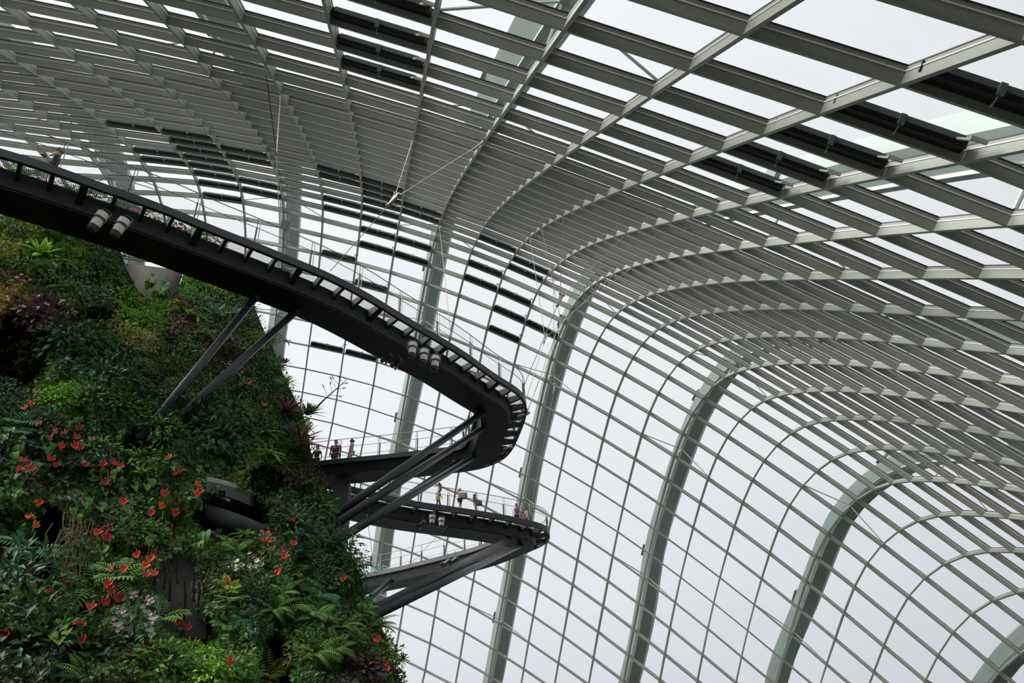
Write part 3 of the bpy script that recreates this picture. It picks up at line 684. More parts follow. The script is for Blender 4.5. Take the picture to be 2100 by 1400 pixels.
bq = r_.matrix_basis @ Vector((-.35, .1, .55)); bag = mat('yellow_bag', (.62, .42, .05), .6)
root = empty('handbag', bq); tag(root, 'small yellow bag beside the person with long dark hair', 'bag')
mb = MB(); mb.box((0, 0, 0), Vector((.13, 0, 0)), Vector((0, .06, 0)), Vector((0, 0, .13))); mb.build('bag_body', bag, root)
mb = MB(); mb.tube([(-.1, 0, .12), (-.05, 0, .3), (.05, 0, .3), (.1, 0, .12)], .012, 5); mb.build('handle', M['lampd'], root)
r_, p_, s_ = person((943, 1002), ZL, 1.66, yaw_img(1) - .2, 'person with a ponytail, cream top and black shorts on the lower walkway', SKIN2, HAIR, crm, dkb, 'phone', 3, .5, 'shorts')
bq = r_.matrix_basis @ Vector((.10, .24, 1.08)); tmat = mat('taupe_leather', (.20, .15, .13), .6)
def bagobj(name, q, rot, sx_, sy_, sz_, mt, label):
    root = empty(name, q); root.rotation_euler = rot; tag(root, label, 'bag')
    mb = MB(); pr = [[(-sx_ * a, y, -sz_ * .9), (sx_ * a, y, -sz_ * .9), (sx_ * a * .96, y, sz_ * .7), (sx_ * a * .7, y, sz_), (-sx_ * a * .7, y, sz_), (-sx_ * a * .96, y, sz_ * .7)] for y, a in ((-sy_, .85), (-sy_ * .6, 1), (sy_ * .6, 1), (sy_, .85))]
    mb.sweep(pr); mb.build('bag_body', mt, root)
    mb = MB(); mb.tube([(-sx_ * .6, 0, sz_ * .9), (-sx_ * .4, 0, sz_ * 1.8), (sx_ * .4, 0, sz_ * 1.8), (sx_ * .6, 0, sz_ * .9)], .014, 5); mb.build('strap', mt, root)
bagobj('shoulder_bag', bq, (0, 0, r_.rotation_euler.z), .14, .26, .20, tmat, 'large taupe shoulder bag of the person with a ponytail')
r_, p_, s_ = person((974, 1013), ZL, 1.55, yaw_img(1) + .2, 'person in a black top and white shorts on the lower walkway', SKIN2, HAIRB, dkb, wh, 'phone', 2, .5, 'shorts', .9)
bq = r_.matrix_basis @ Vector((.12, .22, .86))
bagobj('shoulder_bag', bq, (0, 0, r_.rotation_euler.z), .12, .22, .15, mat('grey_bag', (.07, .07, .08), .6), 'dark grey bag of the person in a black top')
person((1059, 1034), ZL, 1.62, yaw_img(0) + .3, 'person in a purple sleeveless top, back turned, near the lower walkway tip', SKIN2, HAIR, pur, dkb, 'stand', 3, 0, 'shorts')
person((1072, 1050), ZL, 1.05, yaw_img(0), 'child in a pink patterned top between two adults', SKIN, HAIR, pnk, pnk, 'stand', 0, .5, 'shorts')
person((1082, 1040), ZL, 1.62, yaw_img(0) - .2, 'person in a pale dark-spotted shirt beside the child', SKIN, HAIR, cloth('spotted_shirt', (.36, .33, .31), .9, 9), navy, 'stand', 0, .5, 'shorts')
# ------------------------------------------------------------------ the planted mountain
SIL = [(560, 505), (600, 528), (640, 540), (680, 556), (700, 568), (740, 584), (770, 596), (800, 610), (850, 636), (890, 646), (930, 652), (960, 664), (1000, 684), (1040, 690), (1080, 694), (1110, 712), (1150, 742), (1180, 752), (1230, 764), (1270, 790), (1320, 812), (1360, 822), (1400, 838), (1500, 870), (1600, 890)]
TOPL = [(-400, 400), (0, 404), (120, 415), (200, 445), (236, 480), (252, 520), (264, 560), (290, 600), (330, 618), (356, 604), (372, 575), (385, 530), (420, 520), (480, 540), (505, 560), (540, 640), (560, 700)]
def interp(T, x):
    if x <= T[0][0]: return T[0][1]
    for (a, b), (c, d) in zip(T[:-1], T[1:]):
        if x <= c: return b + (d - b) * (x - a) / (c - a)
    return T[-1][1]
DEL = [(.0, 13.3), (.1, 15.3), (.2, 17.3), (.35, 20.8), (.47, 23.5), (.6, 26.7), (.73, 30.6), (.9, 33)]
CAV = [(40, 715, 62, 85, 1.0), (100, 1120, 34, 90, 1.0), (150, 1215, 30, 80, .8), (363, 1225, 52, 85, .55), (566, 1370, 34, 70, 1.0), (470, 1055, 75, 48, .9), (545, 985, 38, 34, .7), (190, 655, 70, 26, .45), (300, 905, 50, 30, .4), (410, 1290, 34, 40, .5), (620, 1180, 26, 50, .3), (130, 980, 60, 30, .2)]
def cav(px, py):
    s = 0
    for x, y, rx, ry, d in CAV:
        q = ((px - x) / rx) ** 2 + ((py - y) / ry) ** 2
        if q < 1.6: s = max(s, d * max(0, min(1, (1.35 - q) / .7)))
    return s
def mdist(px, py, lump=True):
    d = ray(px, py); el = d.z / sqrt(d.x ** 2 + d.y ** 2); D = interp(DEL, el)
    xs = interp([(a, b) for a, b in SIL], py); t = max(0, min(1, 1 - (xs - px) / 360)); D += 7 * (1 - sqrt(max(0, 1 - t * t)))
    yt = interp(TOPL, px); u = max(0, min(1, 1 - (py - yt) / 130)); D += 4 * (1 - sqrt(max(0, 1 - u * u)))
    if lump:
        D -= .9 * noise.noise(Vector((px / 62, py / 50, 3.1))) + .45 * noise.noise(Vector((px / 24, py / 21, 8.2)))
    D += 2.6 * cav(px, py)
    return D
def mpt(px, py, lift=0.0, lump=True): return at_h(px, py, mdist(px, py, lump) - lift)
mountain = empty('wall_mountain'); tag(mountain, kind='structure')
mb = MB(); grid = {}
ys = list(range(396, 1680, 12))
for yi, y in enumerate(ys):
    xs = interp(SIL, y) - 14
    for c in range(0, 62):
        x = -420 + (xs + 420) * (1 - (1 - c / 56) ** 1.15) if c <= 56 else xs
        x = min(x, xs)
        yy = max(y, interp(TOPL, x) + 6)
        if c <= 56:
            p = mpt(x, yy, -.3)
            if yy > y: p = at_h(x, yy, mdist(x, yy) + .25 + (yy - y) * .12)
        else:
            p = at_h(xs - 30 * (c - 56), max(y, interp(TOPL, xs - 30 * (c - 56)) + 6), mdist(xs, y) + .4 + 3.0 * (c - 56))
        if p.z < -.2: p.z = -.2
        grid[c, yi] = mb.vert(p)
for yi in range(len(ys) - 1):
    for c in range(61): mb.face((grid[c, yi], grid[c + 1, yi], grid[c + 1, yi + 1], grid[c, yi + 1]))
part(mb, 'planting_felt', M['soil'], mountain, True)

# colour patches of the ground cover: px, py, colour, leaf length
PAT = [(30, 470, (.10, .13, .03), .20), (120, 500, (.03, .09, .02), .35), (60, 560, (.05, .10, .025), .16), (180, 520, (.05, .09, .03), .22), (220, 560, (.03, .10, .02), .14), (270, 620, (.05, .17, .02), .16), (40, 640, (.16, .12, .05), .26), (90, 650, (.05, .04, .05), .26), (140, 600, (.05, .12, .04), .14),
       (200, 620, (.04, .08, .03), .18), (300, 650, (.08, .22, .02), .17), (330, 640, (.05, .18, .02), .2), (400, 570, (.04, .20, .03), .16), (450, 570, (.14, .20, .02), .2), (440, 620, (.05, .11, .04), .2), (490, 640, (.05, .10, .03), .18), (540, 680, (.06, .11, .02), .15), (560, 740, (.04, .12, .02), .15), (150, 680, (.03, .08, .03), .24),
       (60, 720, (.10, .14, .02), .22), (130, 720, (.02, .07, .03), .26), (190, 720, (.02, .06, .03), .2), (290, 690, (.13, .14, .06), .2), (260, 730, (.03, .08, .02), .16), (380, 720, (.05, .10, .03), .15), (360, 640, (.09, .06, .05), .18), (450, 700, (.05, .05, .03), .18), (90, 790, (.06, .15, .02), .22), (150, 820, (.08, .17, .02), .24), (200, 800, (.03, .11, .03), .3),
       (40, 810, (.02, .06, .03), .2), (230, 860, (.02, .06, .02), .2), (310, 760, (.04, .09, .03), .16), (420, 790, (.04, .08, .02), .15), (480, 850, (.03, .10, .03), .16), (560, 850, (.04, .10, .02), .16), (600, 800, (.04, .12, .02), .14), (350, 830, (.02, .06, .02), .2), (420, 880, (.02, .07, .02), .22), (60, 880, (.02, .07, .02), .26), (140, 930, (.015, .05, .02), .26), (40, 960, (.02, .05, .02), .2),
       (220, 960, (.02, .05, .02), .2), (300, 950, (.03, .10, .02), .2), (360, 900, (.02, .07, .03), .2), (400, 950, (.03, .09, .02), .2), (550, 940, (.06, .12, .02), .18), (620, 980, (.05, .05, .02), .15), (590, 1020, (.03, .07, .02), .15), (640, 1060, (.02, .08, .02), .15), (230, 1020, (.04, .09, .03), .2), (330, 1000, (.04, .09, .02), .2), (60, 1020, (.04, .09, .02), .18),
       (140, 1080, (.05, .06, .03), .15), (40, 1100, (.02, .06, .03), .2), (230, 1100, (.05, .09, .02), .16), (290, 1090, (.07, .09, .03), .14), (400, 1130, (.04, .10, .02), .17), (450, 1160, (.04, .08, .02), .15), (560, 1130, (.03, .08, .02), .15), (640, 1130, (.02, .08, .02), .15), (60, 1180, (.02, .05, .03), .18), (40, 1260, (.04, .10, .02), .16), (90, 1300, (.02, .04, .02), .14), (30, 1340, (.03, .05, .02), .12),
       (230, 1180, (.03, .07, .02), .18), (260, 1300, (.05, .09, .02), .14), (330, 1330, (.05, .10, .02), .14), (220, 1370, (.04, .08, .02), .14), (420, 1360, (.06, .17, .02), .16), (480, 1320, (.05, .13, .02), .15), (450, 1260, (.04, .10, .02), .16), (520, 1280, (.02, .08, .03), .16), (630, 1250, (.03, .11, .02), .16), (600, 1320, (.03, .10, .02), .15), (680, 1260, (.02, .08, .02), .15), (700, 1350, (.02, .07, .02), .16),
       (730, 1380, (.03, .03, .03), .15), (740, 1260, (.03, .09, .02), .15), (770, 1330, (.05, .10, .02), .15), (800, 1370, (.08, .12, .02), .14), (350, 1390, (.04, .10, .02), .15), (140, 1390, (.03, .06, .02), .14), (-150, 700, (.03, .07, .02), .2), (-150, 1100, (.03, .07, .02), .2)]
def leaf(mb, p, d, up, l, wd, curl=.25, col=None):
    """one pointed leaf: two bent halves along a midrib"""
    if col: mb.col = col
    s = d.cross(up)
    s = s.normalized() if s.length > 1e-4 else d.orthogonal().normalized()
    u = s.cross(d).normalized()
    a = p; b = p + d * l * .5 - u * l * curl * .15; c = p + d * l - u * l * curl
    q = [mb.vert(x) for x in (a, b + s * wd * .5 + u * wd * .12, c, b - s * wd * .5 + u * wd * .12, b)]
    mb.face((q[0], q[1], q[4])); mb.face((q[1], q[2], q[4])); mb.face((q[2], q[3], q[4])); mb.face((q[3], q[0], q[4]))
def rnd_dir(n, tilt=.9, down=.35):
    v = Vector((random.gauss(0, 1), random.gauss(0, 1), random.gauss(0, 1) - down)).normalized() * tilt + n
    return v.normalized()
def vary(c, a=.35):
    if c[1] > c[0] * .55 and c[1] < .4: c = (c[0] * 1.75, c[1] * 1.6, c[2] * 1.15)
    k = 1 + random.uniform(-a, a * 1.3); h = random.uniform(-.15, .2)
    return (min(.9, c[0] * k * (1 + h)), min(.9, c[1] * k), min(.9, c[2] * k * (1 - h)))
covers = {}
random.seed(21)
N_LEAF = 68000
cell = {}
for i, q in enumerate(PAT): cell.setdefault(0, []).append(q)
mb = MB(); cnt = 0; tries = 0
while cnt < N_LEAF and tries < 400000:
    tries += 1
    px = random.uniform(-60, 850); py = random.uniform(404, 1430)
    xs = interp(SIL, py); 
    if px > xs - 2 or py < interp(TOPL, px) + 3: continue
    cv = cav(px, py)
    if random.random() < cv * .97: continue
    jx = px + random.gauss(0, 10); jy = py + random.gauss(0, 10)
    q = min(PAT, key=lambda t: (t[0] - jx) ** 2 + ((t[1] - jy) * 1.15) ** 2)
    p = mpt(px, py, random.uniform(-.02, .4)); toc = (EYE - p).normalized()
    n = (toc + Vector((0, 0, .35)) + Vector((noise.noise(p * .8), noise.noise(p * .8 + Vector((9, 0, 0))), noise.noise(p * .8 + Vector((0, 9, 0))))) * .9).normalized()
    d = rnd_dir(n * .35 + Vector((0, 0, -.25)), .75, .3)
    ln = q[3] * .85 * random.uniform(.6, 1.4) * (.75 if px > xs - 60 else 1)
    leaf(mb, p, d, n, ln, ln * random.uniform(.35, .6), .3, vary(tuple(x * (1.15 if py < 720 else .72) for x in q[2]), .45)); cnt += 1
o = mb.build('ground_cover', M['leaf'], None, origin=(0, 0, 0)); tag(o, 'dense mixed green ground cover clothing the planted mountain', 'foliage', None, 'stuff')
print('leaves', cnt)

# ---------------------------------------------- plant prototypes (built once, copied with their parts)
ZP = Vector((0, 0, 1))
PROTO = {}
def proto(kind, build):
    root = empty(kind, (0, 0, -50)); build(root); PROTO[kind] = root; return root
def pb(mb, name, mt, root): return mb.build(name, mt, root)
def strap_leaf(mb, p, az, elv, l, wd, droop, col, seg=5, fold=.15):
    d = Vector((cos(az) * cos(elv), sin(az) * cos(elv), sin(elv))); s = Vector((-sin(az), cos(az), 0)); mb.col = col; prev = None; c = p.copy()
    for i in range(seg + 1):
        t = i / seg; w = wd * (sin(pi * min(1, .12 + t * .9)) ** .7) if i < seg else .001
        u = s.cross(d).normalized(); a = mb.vert(c + s * w / 2 + u * w * fold); m = mb.vert(c); b = mb.vert(c - s * w / 2 + u * w * fold)
        if prev: mb.face((prev[0], prev[1], m, a)); mb.face((prev[1], prev[2], b, m))
        prev = (a, m, b); c = c + d * (l / seg); d = (d + Vector((0, 0, -droop / seg))).normalized()
def b_brom(col1, col2, n, l, wd, droop=1.1, e0=1.2):
    def f(root):
        random.seed(n * 7 + int(l * 100)); mb = MB()
        for i in range(n):
            t = i / n; strap_leaf(mb, Vector((0, 0, .02)), i * 2.4, e0 - t * e0 * .85 + random.uniform(-.1, .1), l * (.6 + .5 * t) * random.uniform(.85, 1.1), wd, droop, vary(col1 if random.random() < .8 else col2, .2))
        pb(mb, 'leaf_rosette', M['leaf'], root)
    return f
def frond(mb, az, elv, l, w0, droop, col, pinn=15, seg=1):
    d = Vector((cos(az) * cos(elv), sin(az) * cos(elv), sin(elv))); s = Vector((-sin(az), cos(az), 0)); c = Vector((0, 0, 0)); pts = [c.copy()]
    for i in range(pinn):
        t = (i + 1) / pinn; c = c + d * (l / pinn); pts.append(c.copy()); d = (d + Vector((0, 0, -droop / pinn))).normalized()
        w = w0 * sin(pi * min(1, .15 + t * .85)) ** .8
        for sg in (1, -1): leaf(mb, c, (s * sg + d * .45 - ZP * .15).normalized(), ZP, w, w * .26 + l * .012, .2, vary(col, .18))
    mb.col = tuple(x * .6 for x in col); mb.tube(pts[::3] + [pts[-1]], .008, 4)
def b_fern(col, n, l, w0, droop=1.6):
    def f(root):
        random.seed(n + int(l * 50)); 
        for i in range(n):
            mb = MB(); frond(mb, i * 2.4 + random.uniform(-.3, .3), random.uniform(.3, 1.2), l * random.uniform(.7, 1.1), w0, droop, col); pb(mb, 'frond', M['leaf'], root)
    return f
def heart(mb, p, d, up, l, col):
    mb.col = col; s = d.cross(up).normalized(); u = s.cross(d)
    o_ = [(0, 0), (-.18, .22), (-.1, .45), (.2, .5), (.6, .3), (1, 0)]
    L1 = [mb.vert(p + d * a * l + s * b * l + u * b * l * .25 - u * max(0, a) ** 2 * l * .2) for a, b in o_]; R1 = [L1[0]] + [mb.vert(p + d * a * l - s * b * l + u * b * l * .25 - u * max(0, a) ** 2 * l * .2) for a, b in o_[1:-1]] + [L1[-1]]
    for A_ in (L1, R1):
        for i in range(1, 5): mb.face((A_[0], A_[i], A_[i + 1]))
def b_anth(scol, pad, nl):
    def f(root):
        random.seed(nl * 3 + int(scol[0] * 100)); mb = MB()
        for i in range(nl):
            az = i * 2.4 + 1; big = 1.5 if scol[1] > .2 and scol[0] < .2 else 1.0; p = Vector((cos(az), sin(az), 0)) * random.uniform(.06, .2) + ZP * random.uniform(-.25, .05)
            heart(mb, p, Vector((cos(az) * .5, sin(az) * .5, -.8)).normalized(), Vector((cos(az), sin(az), .5)), big * random.uniform(.16, .28), vary(random.choice(((.04, .12, .03), (.10, .20, .03), (.03, .09, .03))), .2))
        if nl: pb(mb, 'leaf_cluster', M['leaf'], root)
        mb = MB(); mb.col = scol; ctr = Vector((0, -.1, .1)); q_ = [mb.vert(ctr + Vector((x * .13, -.05 * abs(x) - .03 * (1 - y), y * .12))) for x, y in ((0, .55), (.45, .95), (.95, .7), (1.0, .1), (.6, -.6), (0, -1.15), (-.6, -.6), (-1.0, .1), (-.95, .7), (-.45, .95))]; m_ = mb.vert(ctr + Vector((0, .02, 0))); [mb.face((m_, q_[i], q_[(i + 1) % 10])) for i in range(10)]; pb(mb, 'red_spathe' if scol[0] > .3 else 'spathe', M['petal'], root)
        mb = MB(); mb.col = pad; mb.tube([(0, -.09, .12), (.015, -.15, .20), (.02, -.17, .26)], [.013, .012, .006], 6); pb(mb, 'spadix', M['petal'], root)
    return f
def b_heart(cols, n):
    def f(root):
        random.seed(n * 17); mb = MB()
        for i in range(n):
            p = Vector((random.uniform(-.2, .2), -.05 * i, random.uniform(-.18, .18))); heart(mb, p, Vector((random.uniform(-.4, .4), -.3, -.9)).normalized(), Vector((0, -.8, .4)), random.uniform(.2, .3), vary(cols[i % len(cols)], .2))
        pb(mb, 'leaves', M['leaf'], root)
    return f
def b_philo(col, n, l):
    def f(root):
        random.seed(n * 11)
        for i in range(n):
            mb = MB(); az = i * 2.4; elv = random.uniform(-.2, .8); d = Vector((cos(az) * cos(elv), sin(az) * cos(elv), sin(elv))); s = Vector((-sin(az), cos(az), 0)); c = d * .15; pts = [Vector((0, 0, 0)), c.copy()]
            for k in range(8):
                c = c + d * l / 9; pts.append(c.copy()); d = (d - ZP * .1).normalized()
                for sg in (1, -1): leaf(mb, c, (s * sg + d * (.25 + k * .07)).normalized(), ZP, l * .42 * sin(pi * (.2 + k * .085)), l * .075, .15, vary(col, .12))
            mb.col = tuple(min(1, x * 1.5) for x in col); mb.tube(pts, .012, 4); pb(mb, 'divided_leaf', M['leaf'], root)
    return f
def b_bush(cols, n, r, ln, wd=.45):
    def f(root):
        random.seed(n); mb = MB()
        for i in range(n):
            v = Vector((random.gauss(0, 1), random.gauss(0, 1), random.gauss(0, 1))).normalized(); p = v * r * random.uniform(.45, 1.0); p.z *= .8
            leaf(mb, p, (v + Vector((random.uniform(-.6, .6), random.uniform(-.6, .6), random.uniform(-.7, .2)))).normalized(), v + ZP * .4, ln * random.uniform(.7, 1.3), ln * wd, .25, vary(random.choice(cols), .2))
        pb(mb, 'leaf_mass', M['leaf'], root)
        mb = MB(); mb.col = (.05, .04, .02)
        for i in range(6):
            a = i * 1.05; mb.tube([(0, 0, -r * .7), (cos(a) * r * .4, sin(a) * r * .4, 0), (cos(a) * r * .6, sin(a) * r * .6, r * .35)], .012, 4)
        pb(mb, 'twigs', M['leaf'], root)
    return f
def b_flower(cols, n, r, fs, leafc=(.04, .10, .03)):
    def f(root):
        random.seed(n * 5 + 1); mb = MB()
        for i in range(n):
            c = Vector((random.gauss(0, .45) * r, random.gauss(0, .3) * r, random.gauss(0, .45) * r)); col = vary(random.choice(cols), .12)
            for k in range(6):
                a = k * pi / 3 + i; d = Vector((cos(a), -.55, sin(a))).normalized(); leaf(mb, c, d, Vector((0, -1, 0)), fs, fs * .8, .1, col)
        pb(mb, 'blossoms', M['petal'], root)
        mb = MB()
        for i in range(26):
            a = random.uniform(0, 6.28); leaf(mb, Vector((cos(a) * r * .5, .08, sin(a) * r * .5)), Vector((cos(a), random.uniform(-.4, .2), sin(a) - .3)).normalized(), Vector((0, -1, .3)), .18, .07, .3, vary(leafc, .3))
        pb(mb, 'leaves', M['leaf'], root)
    return f
def b_vine(cols, n, l):
    def f(root):
        random.seed(n * 13); mb = MB()
        for i in range(n):
            x = random.gauss(0, .25); y = random.gauss(0, .06); ll = l * random.uniform(.5, 1.1); mb.col = vary(cols[0], .3)
            mb.tube([(x, y, 0), (x + random.gauss(0, .05), y - .05, -ll * .5), (x + random.gauss(0, .1), y, -ll)], .010, 4)
        pb(mb, 'stems', M['leaf'], root)
        mb = MB()
        for i in range(n * 4):
            z = -random.uniform(0, l * .8); leaf(mb, Vector((random.gauss(0, .25), random.gauss(0, .08), z)), Vector((random.gauss(0, .5), -.3, -1)).normalized(), Vector((0, -1, 0)), .14, .04, .3, vary(cols[1], .3))
        pb(mb, 'leaves', M['leaf'], root)
    return f
proto('bromeliad', b_brom((.16, .34, .04), (.24, .38, .06), 14, .85, .21, .8, 1.35))
proto('bronze_bromeliad', b_brom((.085, .03, .02), (.22, .10, .03), 30, 1.15, .11, .5))
proto('dark_bromeliad', b_brom((.05, .012, .018), (.07, .02, .02), 18, .7, .12, .5))
proto('agave', b_brom((.02, .07, .03), (.03, .09, .03), 34, 1.0, .12, .7, 1.3))
proto('strap_leaf_plant', b_brom((.06, .16, .02), (.13, .24, .04), 16, 1.0, .15, 1.5, .9))
proto('yucca', b_brom((.05, .15, .02), (.10, .22, .04), 44, .75, .05, .5, 1.3))
proto('blue_fern', b_brom((.07, .15, .11), (.09, .18, .13), 10, 1.25, .26, .7, 1.3))
proto('yellow_bromeliad', b_brom((.30, .34, .02), (.18, .26, .03), 18, .6, .1, .6, 1.3))
proto('fern', b_fern((.055, .15, .03), 9, .95, .22)); proto('tree_fern', b_fern((.05, .13, .025), 12, 1.15, .24, 1.9)); proto('dark_fern', b_fern((.03, .09, .03), 8, .8, .2))
proto('lime_fern', b_fern((.18, .26, .05), 8, .95, .24, 1.4))
proto('anthurium', b_anth((.62, .045, .05), (.75, .60, .25), 5)); proto('orange_anthurium', b_anth((.80, .10, .03), (.80, .45, .08), 4)); proto('lone_anthurium', b_anth((.66, .04, .04), (.75, .55, .2), 1))
proto('philodendron', b_philo((.09, .20, .05), 6, .75)); proto('dark_philodendron', b_philo((.04, .14, .07), 6, .7))
proto('shrub', b_bush(((.03, .10, .02), (.05, .14, .02)), 330, .75, .19)); proto('lime_shrub', b_bush(((.11, .26, .02), (.06, .19, .02)), 360, .7, .17, .55)); proto('dark_shrub', b_bush(((.012, .05, .022), (.02, .065, .03)), 340, .8, .22, .38))
proto('olive_shrub', b_bush(((.14, .15, .05), (.09, .12, .03)), 300, .6, .16)); proto('variegated_shrub', b_bush(((.26, .27, .17), (.12, .16, .08)), 260, .5, .14)); proto('purple_plant', b_bush(((.05, .025, .04), (.08, .03, .04)), 240, .55, .20, .6))
proto('heart_leaf_plant', b_heart(((.05, .16, .04), (.16, .26, .04), (.04, .11, .05)), 4)); proto('taro', b_anth((.12, .30, .04), (.12, .3, .04), 6))
proto('pink_orchid', b_flower(((.55, .13, .22), (.65, .25, .28)), 10, .26, .08)); proto('pale_orchid', b_flower(((.62, .50, .55), (.70, .62, .58)), 8, .20, .07)); proto('yellow_orchid', b_flower(((.78, .42, .02), (.85, .55, .04)), 12, .26, .055))
proto('white_orchid', b_flower(((.78, .76, .68), (.7, .68, .55)), 9, .16, .08)); proto('red_flower', b_flower(((.62, .05, .04), (.72, .10, .05)), 14, .30, .055)); proto('lilac_flower', b_flower(((.22, .18, .42), (.3, .25, .5)), 6, .2, .05)); proto('magenta_flower', b_flower(((.45, .07, .25), (.55, .12, .32)), 7, .14, .05))
proto('hanging_roots', b_vine(((.09, .08, .05), (.08, .10, .03)), 14, 1.5))
FIRST = {}
KC = {'bromeliad': 'bromeliad', 'bronze_bromeliad': 'bromeliad', 'dark_bromeliad': 'bromeliad', 'agave': 'agave', 'strap_leaf_plant': 'leafy plant', 'yucca': 'yucca', 'blue_fern': 'fern', 'yellow_bromeliad': 'bromeliad', 'fern': 'fern', 'tree_fern': 'fern', 'dark_fern': 'fern', 'lime_fern': 'fern', 'anthurium': 'flower', 'orange_anthurium': 'flower', 'lone_anthurium': 'flower',
      'philodendron': 'philodendron', 'dark_philodendron': 'philodendron', 'shrub': 'shrub', 'lime_shrub': 'shrub', 'dark_shrub': 'shrub', 'olive_shrub': 'shrub', 'variegated_shrub': 'shrub', 'purple_plant': 'leafy plant', 'taro': 'leafy plant', 'heart_leaf_plant': 'leafy plant', 'pink_orchid': 'orchid', 'pale_orchid': 'orchid', 'yellow_orchid': 'orchid', 'white_orchid': 'orchid', 'red_flower': 'flower', 'lilac_flower': 'flower', 'magenta_flower': 'flower', 'hanging_roots': 'hanging roots'}
KIDS = {r: [x for x in bpy.data.objects if x.parent == r] for r in PROTO.values()}
def plant(kind, px, py, size, label=None, group=None, lift=.25, pos=None, rx=None):
    src = PROTO[kind]
    if kind not in FIRST: r = src; FIRST[kind] = r
    else:
        r = src.copy(); COL.objects.link(r)
        for ch in KIDS[src]:
            c = ch.copy(); c.parent = r; COL.objects.link(c)
    p = pos if pos is not None else mpt(px, py, lift)
    r.location = p; az = atan2(EYE.y - p.y, EYE.x - p.x) + pi / 2
    flower = kind in ('anthurium', 'orange_anthurium', 'lone_anthurium', 'pink_orchid', 'pale_orchid', 'yellow_orchid', 'white_orchid', 'red_flower', 'lilac_flower', 'magenta_flower', 'hanging_roots', 'taro', 'heart_leaf_plant')
    r.rotation_euler = (random.uniform(-.5, .35), random.uniform(-.6, .6) if 'anthurium' in kind else random.uniform(-.2, .2), az + random.uniform(-.6, .6)) if flower else ((rx if rx is not None else random.uniform(.3, .8)), random.uniform(-.2, .2), az + random.uniform(-.4, .4))
    if not flower and rx is None: r.rotation_euler = (Matrix.Rotation(az, 3, 'Z') @ Matrix.Rotation(random.uniform(.35, .85), 3, 'X') @ Matrix.Rotation(random.uniform(0, 6.28), 3, 'Z')).to_euler()
    r.scale = (size,) * 3
    for k_ in ('label', 'group', 'category'):
        if k_ in r: del r[k_]
    tag(r, label, KC[kind], group)
    return r
random.seed(5)
